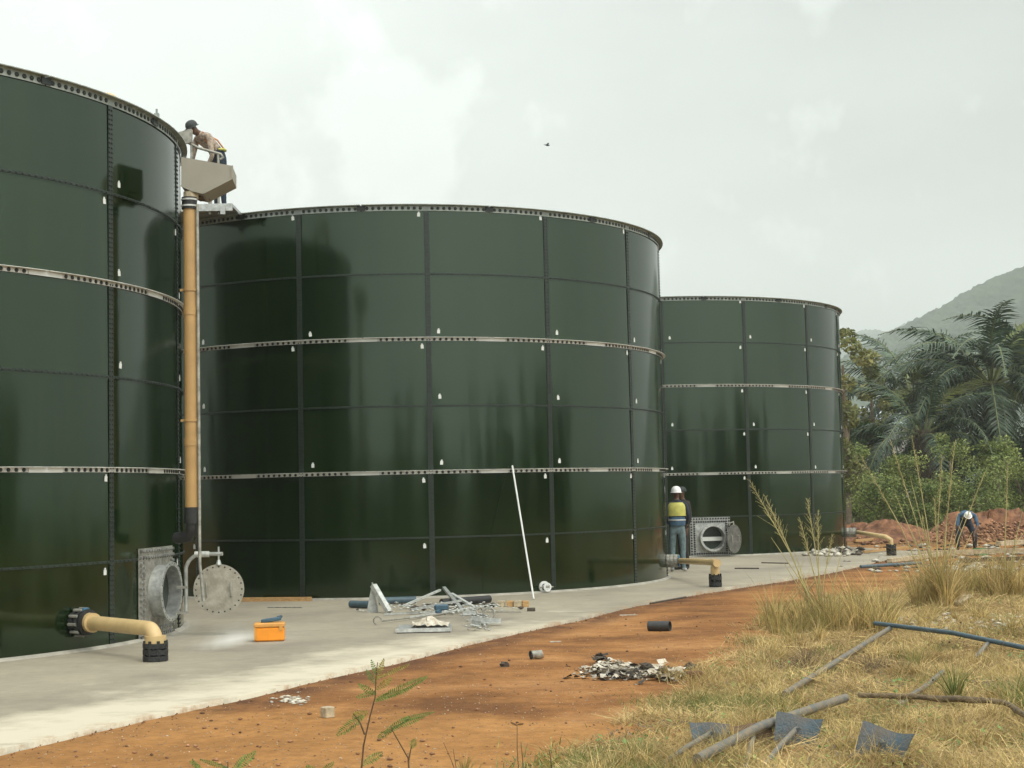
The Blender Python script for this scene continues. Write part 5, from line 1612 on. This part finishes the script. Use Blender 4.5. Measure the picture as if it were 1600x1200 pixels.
vest(w1, 1.16, 1.44, .195, .135, M['hivis'], R_(170))
vest(w1, .96, 1.16, .170, .128, M['blue_cloth'], R_(170), name='shirt_tail')
vest(w1, 1.06, 1.09, .180, .138, M['reflect'], R_(170), name='reflective_band')
# second worker, all in dark clothes, just behind
Pw2 = on_plane(1071, 891, 0)
J, B_ = standing(((-.23, -.05, 1.14), (-.14, -.25, 1.08)), ((.24, .03, 1.14), (.25, -.06, .9)), sleeve=2, stance=.09)
w2 = person('person', Pw2 + Vector((.0, .25, 0)), J, B_, [M['dark_cloth'], M['dark_cloth'], M['skin'], M['boot']], 'person in dark clothes standing close behind the worker in the yellow vest', facing=R_(-60))
helmet(w2, (0, 0, 1.665), .098, M['helmet_dark'], R_(-60), brim=False, name='dark_cap'); face(w2, (0, 0, 1.64), R_(-60), M['skin'])

# worker bending over far right
Pw3 = on_soil(1511, 866)
J = {'pelvis': (0, .22, .80, (.15, .12)), 'waist': (0, .10, .93, (.135, .11)), 'chest': (0, -.10, .98, (.165, .12)), 'neck0': (0, -.24, .97, (.08, .07)), 'neck': (0, -.29, .95, .055), 'jaw': (0, -.36, .90, (.065, .06)), 'head': (0, -.41, .94, (.075, .085)), 'crown': (0, -.44, .98, (.055, .055))}
B_ = [('pelvis', 'waist', 1), ('waist', 'chest', 0), ('chest', 'neck0', 0), ('neck0', 'neck', 2), ('neck', 'jaw', 2), ('jaw', 'head', 2), ('head', 'crown', 2)]
for sd, sx in (('l', -1), ('r', 1)):
    J[sd + '_hip'] = (sx * .1, .2, .76, .1); J[sd + '_knee'] = (sx * .2, -.02, .45, .068); J[sd + '_ankle'] = (sx * .21, .12, .09, .046); J[sd + '_heel'] = (sx * .21, .13, .045, .042); J[sd + '_toe'] = (sx * .24, -.06, .035, (.042, .03))
    B_ += [('pelvis', sd + '_hip', 1), (sd + '_hip', sd + '_knee', 1), (sd + '_knee', sd + '_ankle', 1), (sd + '_ankle', sd + '_heel', 3), (sd + '_heel', sd + '_toe', 3)]
    J[sd + '_sh'] = (sx * .19, -.18, .95, .064); J[sd + '_el'] = (sx * .24, -.30, .70, .043); J[sd + '_wr'] = (sx * .12, -.42, .50, .03)
    B_ += [('neck0', sd + '_sh', 0), (sd + '_sh', sd + '_el', 0), (sd + '_el', sd + '_wr', 2)]; hand(J, B_, sd, sd + '_wr', 2, (0, -.2, -1))
w3 = person('person', Pw3, J, B_, [M['blue_cloth'], M['navy'], M['skin'], M['boot']], 'person in a pale cap and blue shirt bending down among the debris at right', facing=R_(-8))
helmet(w3, (-.06, -.425, .95), .090, M['helmet'], R_(-8), tilt=R_(35)); face(w3, (-.05, -.39, .90), R_(-8), M['skin'])

# worker on the platform above, leaning over the rail to the left
Pw4 = at_depth(343, 334, DW - .3); Pw4.z = zf + .03
J, B_ = standing(((-.28, -.34, 1.22), (-.1, -.55, 1.28)), ((.26, -.3, 1.18), (.12, -.5, 1.1)), lean=0, sleeve=2, stance=.10)
for k_2 in list(J):
    x, y, z, r = J[k_2]
    if z > 1.0 and not k_2.startswith(('l_hip', 'r_hip')):
        s_ = z - 1.0; a_ = 1.0
        ny = y * math.cos(a_) - s_ * math.sin(a_); nz_ = 1.0 + y * math.sin(a_) + s_ * math.cos(a_)
        J[k_2] = (x, ny, nz_, r)
w4 = person('person', Pw4, J, B_, [M['brown_cloth'], M['navy'], M['skin'], M['boot']], 'person in brown shirt and harness leaning forward on the platform above the overflow box', facing=R_(-45))
hd = Matrix.Rotation(R_(-45), 3, 'Z') @ Vector(J['head'][:3])
helmet(w4, hd + Vector((0, 0, .02)), .105, M['helmet_dark'], R_(-45), tilt=.5, name='dark_cap'); face(w4, hd, R_(-45), M['skin'])
m = MB(); m.rings([(.145 * math.cos(a) * 1.08, .115 * math.sin(a) - .02, 1.02) for a in np.linspace(0, math.tau, 17)], .022, 6, cap=False); hb = m.build('harness_belt', M['hivis'], w4); hb.rotation_euler.z = R_(-45)
for sx in (-1, 1):
    m = MB(); c0 = Vector(J['waist'][:3]); c1 = Vector(J['neck0'][:3])
    m.rings([c0 + Vector((sx * .1, -.1, 0)), c0.lerp(c1, .5) + Vector((sx * .11, -.13, 0)), c1 + Vector((sx * .1, -.03, .03)), c0.lerp(c1, .5) + Vector((sx * .09, .12, .05)), c0 + Vector((sx * .08, .11, .02))], .014, 5)
    o = m.build('harness_strap', M['orange_strap'], w4); o.rotation_euler.z = R_(-45)

# ------------------------------------------------------------------ debris at the right, earth mounds
def mound(cx, cy_, rx, ry, h, label, seed, mat=None, name='earth_mound'):
    r = random.Random(seed); n_, k_ = 64, 20; V = []; F_ = []
    ph = [r.uniform(0, 6) for _ in range(6)]
    for i in range(k_ + 1):
        q = i / k_
        for j in range(n_):
            a = math.tau * j / n_
            w = 1 + .13 * math.sin(2 * a + ph[0]) + .08 * math.sin(5 * a + ph[1])
            x, y = cx + rx * w * q * math.cos(a), cy_ + ry * w * q * math.sin(a)
            z = h * (1 - q * q) ** 1.3 * (1 + .28 * math.sin(x * 1.9 + ph[2]) + .15 * math.sin(x * 4.7 + y * 3 + ph[3])) + (r.uniform(-.13, .13) * (1 if q < .97 else 0)) * h
            V.append((x, y, z - .12))
    for i in range(k_):
        for j in range(n_):
            F_.append((i * n_ + j, i * n_ + (j + 1) % n_, (i + 1) * n_ + (j + 1) % n_, (i + 1) * n_ + j))
    o = link(name, npmesh(name, V, F_, mat or M['mound'])); return tag(o, label, 'mound', kind='structure')


M['mound'] = material('red_earth', (.10, .042, .022), .95, 0, .4, 3.2, 1.0, 9, color2=(.27, .125, .06))
def mnd(px, depth, wpx, hpx, label, seed):
    p = at_depth(px, 800, depth); k = depth / F_PX
    return mound(p.x, depth, wpx * k / 2, 2.2, hpx * k, label, seed)


mnd(1400, 49, 190, 26, 'red earth mound behind the end of the slab', 1)
mnd(1545, 51, 210, 46, 'taller red earth mound at the right below the bushes', 2)
mnd(1650, 50, 160, 36, 'red earth mound at the right edge', 3)
mnd(1330, 53, 120, 24, 'red earth mound beside the farthest tank', 4)


def rand_px(x0, x1, y0, y1, zf_=0):
    def f(r):
        return on_soil(r.uniform(x0, x1), r.uniform(y0, y1), zf_)
    return f


scatter('rocks', 240, rand_px(1325, 1610, 832, 852), M['rock'], .10, .55, 41, 'red rocks and clods strewn in front of the earth mounds', 'rocks')
def on_mound(r):
    px = r.uniform(1335, 1610); dp = r.uniform(47.2, 49.5); p = at_depth(px, 800, dp); hh = {True: .55, False: .35}[px > 1470]
    p.z = -.1 + hh * max(0, 1 - abs(dp - 49.5) / 2.6) * r.uniform(.5, 1.1); return p


scatter('rocks', 900, on_mound, M['rock'], .055, .7, 47, 'clods and stones lying over the red earth mounds', 'rocks')
scatter('rubble', 160, rand_px(1360, 1620, 852, 895), M['concrete_lump'], .10, .35, 42, 'pale broken rubble strewn over the ground at right', 'rubble')
scatter('dark_scraps', 120, rand_px(1300, 1620, 850, 893), M['dark_scrap'], .09, .35, 43, 'dark scraps strewn at the right beyond the slab', 'scrap')
scatter('rubble', 160, rand_px(1400, 1620, 960, 985), M['concrete_lump'], .045, .35, 44, 'pale rubble in the dry grass at the right edge', 'rubble')
for i, (x0, y0, x1, y1, r__, mt_, lb) in enumerate([
    (1440, 872, 1600, 868, .07, 'wood_grey', 'pale timber lying across the debris behind the bending person'),
    (1390, 884, 1470, 873, .06, 'wood_grey', 'pale timber pointing left in front of the outlet coupling'),
    (1350, 868, 1420, 860, .04, 'wood', 'thin yellow timber beside the far outlet coupling'),
    (1500, 884, 1610, 880, .06, 'stick', 'dark timber along the debris at the right edge'),
    (1560, 858, 1620, 852, .08, 'wood_grey', 'thick pale timber at the right edge below the mound'),
    (1335, 850, 1400, 845, .05, 'wood', 'yellow timber on the slab behind the far outlet pipe'),
    (1345, 892, 1440, 886, .035, 'pipe_blue', 'thin grey pipe lying on pale ground left of the straw clump')]):
    a_, b_ = on_soil(x0, y0, r__ + .05), on_soil(x1, y1, r__ + .05)
    bar_thing('timber_length' if mt_ != 'pipe_blue' else 'plastic_pipe', [a_, b_], r__, M[mt_], lb, 'timber' if mt_ != 'pipe_blue' else 'pipe', square=mt_ != 'pipe_blue')
# clutter on the slab at C's right foot
scatter('rubble', 60, lambda r: pg(r.gauss(1300, 22), r.uniform(858, 870), 0), M['concrete_lump'], .10, .5, 45, 'pale lumps and scraps at the foot of the farthest tank', 'rubble')
scatter('dark_scraps', 50, lambda r: pg(r.gauss(1305, 20), r.uniform(858, 868), 0), M['dark_scrap'], .09, .5, 46, 'dark scraps at the foot of the farthest tank', 'scrap')
m = MB(); c_ = pg(1284, 860, .0); m.bbox(c_ + Vector((0, 0, .14)), (.34, .3, .28), (0, 0, .3), b=.03); m.bbox(c_ + Vector((.02, 0, .31)), (.24, .2, .07), (0, .1, .4), b=.02)
tag(m.build('cement_sack', M['concrete_lump'], origin=c_), 'pale grey sack at the foot of the farthest tank, right of the grass stalks', 'sack')
m = MB(); c_ = on_soil(1531, 868); m.box(c_ + Vector((0, 0, .09)), (.3, .25, .18), (0, 0, .4), taper=.8); tag(m.build('green_bucket', material('green_plastic', (.05, .16, .05), .5), origin=c_), 'small green tub at the feet of the bending person', 'tub')


# ------------------------------------------------------------------ foliage
def leaves(centres, radii, per, size, seed, squash=.8, shell=.55, aspect=.5):
    r = np.random.default_rng(seed); allV = []
    for c, rad, n in zip(centres, radii, per):
        d = r.normal(size=(n, 3)); d /= np.linalg.norm(d, axis=1)[:, None]
        q = (shell + (1 - shell) * r.random(n) ** .6) * rad
        p = np.array(c) + d * q[:, None] * np.array([1, 1, squash])
        allV.append(p)
    P = np.concatenate(allV); n = len(P)
    a = r.normal(size=(n, 3)); a[:, 2] *= .6; a /= np.linalg.norm(a, axis=1)[:, None]
    b = np.cross(a, r.normal(size=(n, 3))); b /= np.linalg.norm(b, axis=1)[:, None]
    s_ = size * r.uniform(.6, 1.4, n)[:, None]
    V = np.stack([P - a * s_, P + b * s_ * aspect, P + a * s_, P - b * s_ * aspect], 1).reshape(-1, 3)
    return V, np.arange(n * 4).reshape(-1, 4)


def tree(px, base_y, depth, h, w, mat, label, cat, seed, n_leaf=5000, size=.09, trunk=True, name='tree', lobes=12, group=None, colmn=False, z0=None, trunk_r=.12, shell=.55):
    r = random.Random(seed)
    p = at_depth(px, base_y, depth); base = Vector((p.x, depth, soil_z(p.x, depth) if z0 is None else z0))
    root_ = empty(name, base, label, cat, group)
    cs, rs_, per = [], [], []
    for i in range(lobes):
        if colmn: c = (r.gauss(0, w * .22), r.gauss(0, w * .22), h * (.15 + .8 * i / lobes)); rad = w * r.uniform(.22, .4)
        else:
            t = r.uniform(.25 if trunk else .1, .92); a = r.uniform(0, 6.28); q = w * .38 * math.sqrt(max(0, 1 - (t - .5) ** 2 * 2.6)) * r.uniform(.2, 1)
            c = (q * math.cos(a), q * math.sin(a) * .8, h * t); rad = w * r.uniform(.13, .26)
        cs.append(c); rs_.append(rad); per.append(int(n_leaf / lobes))
    V, Fq_ = leaves(cs, rs_, per, size, seed, shell=shell)
    V[:, 2] = np.maximum(V[:, 2], .03)
    link('crown', npmesh('crown', V, Fq_, mat), root_)
    m = MB(); top_ = h * (.75 if trunk else .4)
    m.rings([(0, 0, -.05), (w * .02, 0, top_ * .5), (0, 0, top_)], [trunk_r, trunk_r * .7, trunk_r * .3], 8)
    for c, rad in list(zip(cs, rs_))[:8]:
        s_ = Vector((0, 0, min(top_ * .9, c[2] * .6))); m.rings([s_, s_.lerp(Vector(c), .6) + Vector((0, 0, .1)), c], [trunk_r * .4, trunk_r * .25, trunk_r * .1], 6)
    m.build('trunk', M['bark'], root_)
    return root_


# vine-grown tree just right of tank C, and yellow tree further right
tree(1325, 800, 60, 8.6, 1.25, M['vine'], 'slim yellow green tree right against the farthest tank', 'tree', 51, 2600, .10, colmn=True, trunk_r=.16, lobes=14)
m_tr = tree(1368, 800, 72, 8.6, 1.6, M['vine'], 'yellow green tree between the slim tree and the palms', 'tree', 52, 3000, .11, colmn=True, lobes=13, trunk_r=.14)
tree(1347, 800, 68, 4.6, 2.4, M['bush_dark'], 'dark small tree in the gap beside the farthest tank', 'tree', 57, 2600, .12, lobes=9)
bl = [(1338, 62, 3.4, 2.2, 'bush', 'light green bush right beside the farthest tank', .085, 7), (1372, 57, 2.2, 2.6, 'bush', 'low light green bush second from the farthest tank', .07, 9), (1412, 59, 3.0, 2.4, 'bush', 'light green bush with a ragged top left of the tall straw stalks', .08, 8), (1445, 57, 1.8, 2.0, 'bush', 'small low bush among the tall straw stalks', .07, 7),
      (1486, 60, 3.9, 2.2, 'bush', 'taller mid green bush behind the tall straw stalks', .09, 9), (1525, 57, 2.3, 2.8, 'bush', 'broad low green bush above the bending person', .07, 9), (1560, 61, 3.7, 2.4, 'bush', 'ragged green bush right of the one above the bending person', .1, 8),
      (1600, 58, 2.7, 2.4, 'bush', 'green bush cut by the right edge', .08, 8), (1500, 66, 4.4, 3.4, 'bush_dark', 'dark bush behind the taller mid green bush', .12, 10), (1585, 66, 4.6, 4.0, 'bush_dark', 'dark bush behind the bushes at the right edge', .13, 10), (1440, 67, 3.6, 3.4, 'bush_dark', 'dark bush in the gap behind the small low bush', .12, 10),
      (1375, 70, 3.2, 3.6, 'bush_dark', 'dark bush partly hidden by the yellow green tree', .12, 10)]
for i, (px, dp, h, w, mt_, lb, lf, lo_) in enumerate(bl):
    tree(px, 800, dp, h, w, M[mt_], lb, 'bush', 60 + i, 8000, lf * .62, trunk=False, name='bush', lobes=lo_ * 3, shell=.12, group='bushes behind the earth mounds')


def frond_mesh(L, droop, seed, mat, n=62, wl=1.05):
    r = random.Random(seed); m = MB(); pts = []
    for i in range(13):
        t = i / 12
        x = L * (t - .18 * droop * t * t * t); z = L * (.42 * t - (.30 + .75 * droop) * t * t * (.55 + .45 * t))
        pts.append(Vector((x, 0, z)))
    m.cur = 0; m.rings(pts, [.05 * (1 - .85 * i / 12) + .006 for i in range(13)], 5, cap=False)
    m.cur = 1
    for i in range(n):
        t = .14 + .86 * i / n; f = t * 12; k = min(11, int(f)); p = pts[k].lerp(pts[k + 1], f - k); d = (pts[k + 1] - pts[k]).normalized()
        w = wl * (math.sin(math.pi * min(1, .12 + t * .95)) * .8 + .25) * r.uniform(.75, 1.1)
        if t > .9: w *= .6
        upv = Vector((0, 1, 0)).cross(d)
        for s_ in (-1, 1):
            e = p + Vector((0, s_, 0)) * w * .72 + d * w * .45 + Vector((0, 0, -1)) * w * r.uniform(.15, .75) + upv * w * r.uniform(-.1, .35) * -1
            mid = p.lerp(e, .5) + Vector((0, 0, 1)) * w * .13
            q = d * .034
            m.add([p - q, p + q, mid + q * 1.2, e, mid - q * 1.2], [(0, 1, 2, 4), (4, 2, 3)])
    me = bpy.data.meshes.new('frond'); me.from_pydata([tuple(v) for v in m.v], [], m.f); me.materials.append(M['rachis']); me.materials.append(mat)
    me.polygons.foreach_set('material_index', m.m); me.update(); return me


FR = [frond_mesh(5.8, .6, 1, M['palm_leaf']), frond_mesh(5.8, .85, 2, M['palm_leaf']), frond_mesh(5.2, 1.0, 3, M['palm_leaf']), frond_mesh(5.0, .4, 4, M['palm_leaf']), frond_mesh(5.0, .6, 5, M['palm_old'])]


def oil_palm(px, crown_y, depth, label, seed, s=1.0, n=30):
    r = random.Random(seed); p = at_depth(px, crown_y, depth); h = p.z
    root_ = empty('oil_palm', (p.x, depth, -.1), label, 'palm', 'oil palms beyond the site')
    m = MB(); k = 26; pts = [(0, 0, h * i / k) for i in range(k + 1)]
    m.rings(pts, [.34 + .05 * (i % 2) - .06 * i / k for i in range(k + 1)], 12)
    for i in range(70):
        a = i * 2.4; z = h * (.15 + .85 * i / 70); d = Vector((math.cos(a), math.sin(a), 0))
        m.box(d * .38 + Vector((0, 0, z)), (.1, .16, .3), Matrix.Rotation(a, 3, 'Z') @ Matrix.Rotation(.35, 3, 'Y'), .5)
    m.build('trunk', M['palm_trunk'], root_)
    for i in range(n):
        t = i / n; a = i * 2.39996 + r.uniform(-.2, .2)
        pitch = R_(50 - 82 * t + r.uniform(-9, 9))
        me = FR[3] if t < .12 else FR[0] if t < .45 else FR[1] if t < .75 else FR[2]
        if r.random() < .1: me = FR[4]
        o = link('frond', me, root_, (math.cos(a) * .2, math.sin(a) * .2, h - .3 * t), Euler((r.uniform(-.35, .35), -pitch, a), 'XYZ'))
        sc_ = s * r.uniform(.85, 1.08); o.scale = (sc_,) * 3
    return root_


oil_palm(1548, 590, 66, 'large oil palm right of the tall straw stalks with broad arching fronds', 71, 1.0, 38)
oil_palm(1428, 612, 76, 'oil palm left of the largest one, fronds arching over the bushes', 72, .98, 32)
oil_palm(1630, 590, 72, 'oil palm mostly cut by the right edge', 73, 1.05, 32)
oil_palm(1442, 668, 64, 'low oil palm in front, its fronds drooping left towards the farthest tank', 75, .8, 18)

# pale shed roof glimpsed under the palms
c_ = at_depth(1415, 652, 110); shed = empty('shed', (c_.x, 110, 0), 'pale roofed shed glimpsed through the gap under the palm fronds', 'shed')
hz0 = c_.z
m = MB(); m.box((0, 1.5, (hz0 - .2) / 2), (5.2, 4, hz0 - .2)); m.build('wall', M['shed_wall'], shed)
m = MB(); m.add([Vector(v) for v in ((-2.9, -.9, hz0 - .5), (2.9, -.9, hz0 - .5), (2.9, 1.5, hz0 + .9), (-2.9, 1.5, hz0 + .9), (2.9, 4, hz0 - .5), (-2.9, 4, hz0 - .5))], [(0, 1, 2, 3), (3, 2, 4, 5), (0, 3, 5), (1, 4, 2)])
m.build('roof', M['shed_roof'], shed)


# ------------------------------------------------------------------ hills
def hill(name, depth, prof_px, thick, seed, amp):
    r = np.random.default_rng(seed)
    P = [at_depth(x, y, depth) for x, y in prof_px]
    X = np.linspace(P[0].x, P[-1].x, 700); H = np.interp(X, [p.x for p in P], [p.z for p in P])
    H = np.convolve(np.pad(H, 4, mode='edge'), np.ones(9) / 9, 'valid')
    rows_ = 60; V = []; nX = len(X)
    bump = r.normal(size=(rows_ + 1, nX)).clip(-1.6, 1.6) * amp
    for i in range(rows_ + 1):
        t = i / rows_; y = depth - thick * (1 - t) if t <= 1 else depth
        prof = math.sin(t * math.pi / 2) ** 1.2
        for j in range(nX):
            V.append((X[j] * (y / depth if False else 1), y, H[j] * prof + bump[i, j] * (1 if i else 0) - 1.2 + (6 * math.sin(X[j] * .02 + i * .4) * math.sin(t * 3.14) * .6)))
    # back slope
    for j in range(nX): V.append((X[j], depth + thick, -2))
    I = np.arange(len(V)).reshape(rows_ + 2, nX)
    Fq_ = np.stack([I[:-1, :-1], I[:-1, 1:], I[1:, 1:], I[1:, :-1]], -1).reshape(-1, 4)
    o = link(name, npmesh(name, V, Fq_, M['hill'], smooth_=False)); tag(o, kind='structure')


hill('hill', 900, [(700, 700), (1100, 640), (1250, 600), (1330, 548), (1380, 522), (1420, 503), (1465, 480), (1490, 466), (1520, 447), (1560, 430), (1600, 421), (1700, 400), (1900, 390), (2200, 420), (2700, 600), (3000, 700)], 420, 1, 1.0)
hill('far_ridge', 1900, [(300, 740), (900, 690), (1200, 600), (1290, 560), (1335, 520), (1350, 512), (1375, 528), (1420, 500), (1500, 490), (1700, 500), (2200, 540), (3000, 700)], 500, 2, 1.6)

# wood and scrub behind the camera, seen mirrored in the tank walls
rw = random.Random(9); cs, rs_, per = [], [], []
for i in range(150):
    a = R_(rw.uniform(75, 285)); d = rw.uniform(36, 62)
    x, y = math.sin(a) * d, math.cos(a) * d + 5
    hh = rw.choice((3.5, 4.5, 5.5, 7, 9.5)) * rw.uniform(.8, 1.15)
    for q in range(4): cs.append((x + rw.gauss(0, 1.4), y + rw.gauss(0, 1.4), hh * (.25 + .2 * q))); rs_.append(rw.uniform(1.0, 1.9) * (1.15 - .15 * q)); per.append(70)
V, Fq_ = leaves(cs, rs_, per, .5, 9, shell=.3, aspect=.7)
V[:, 2] = np.maximum(V[:, 2], -.3)
tag(link('surrounding_wood', npmesh('surrounding_wood', V, Fq_, M['far_wood'])), 'wood behind the viewer, mirrored darkly in the tank walls', 'wood', kind='stuff')

# bird
bp_ = at_depth(855, 227, 60); bd = empty('bird', bp_, 'small dark bird flying in the open sky above the middle tank', 'bird', rz=.5)
m = MB(); m.rings([(-.09, 0, 0), (-.04, 0, 0), (.03, 0, .0), (.09, 0, .015), (.12, 0, .01)], [.008, .03, .035, .022, .004], 8); m.build('body', M['bird'], bd)
for s_ in (-1, 1):
    m = MB(); m.add([Vector((.04, 0, .01)), Vector((-.03, 0, .01)), Vector((-.04, s_ * .1, .07)), Vector((.03, s_ * .1, .075)), Vector((-.05, s_ * .22, .05))], [(0, 1, 2, 3), (3, 2, 4)]); m.build('wing', M['bird'], bd)
m = MB(); m.add([Vector((-.08, 0, 0)), Vector((-.15, .03, 0)), Vector((-.15, -.03, 0))], [(0, 1, 2)]); m.build('tail', M['bird'], bd)

# ------------------------------------------------------------------ haze
m = MB(); m.box((100, 950, 165), (3600, 2600, 338))
hm = bpy.data.materials.new('haze'); hm.use_nodes = True; ht = hm.node_tree; ht.nodes.clear()
pv = ht.nodes.new('ShaderNodeVolumePrincipled'); pv.inputs['Color'].default_value = (.93, .97, .96, 1); pv.inputs['Density'].default_value = .00045
ho = ht.nodes.new('ShaderNodeOutputMaterial'); ht.links.new(pv.outputs[0], ho.inputs['Volume'])
hz = m.build('haze', hm); tag(hz, kind='stuff')
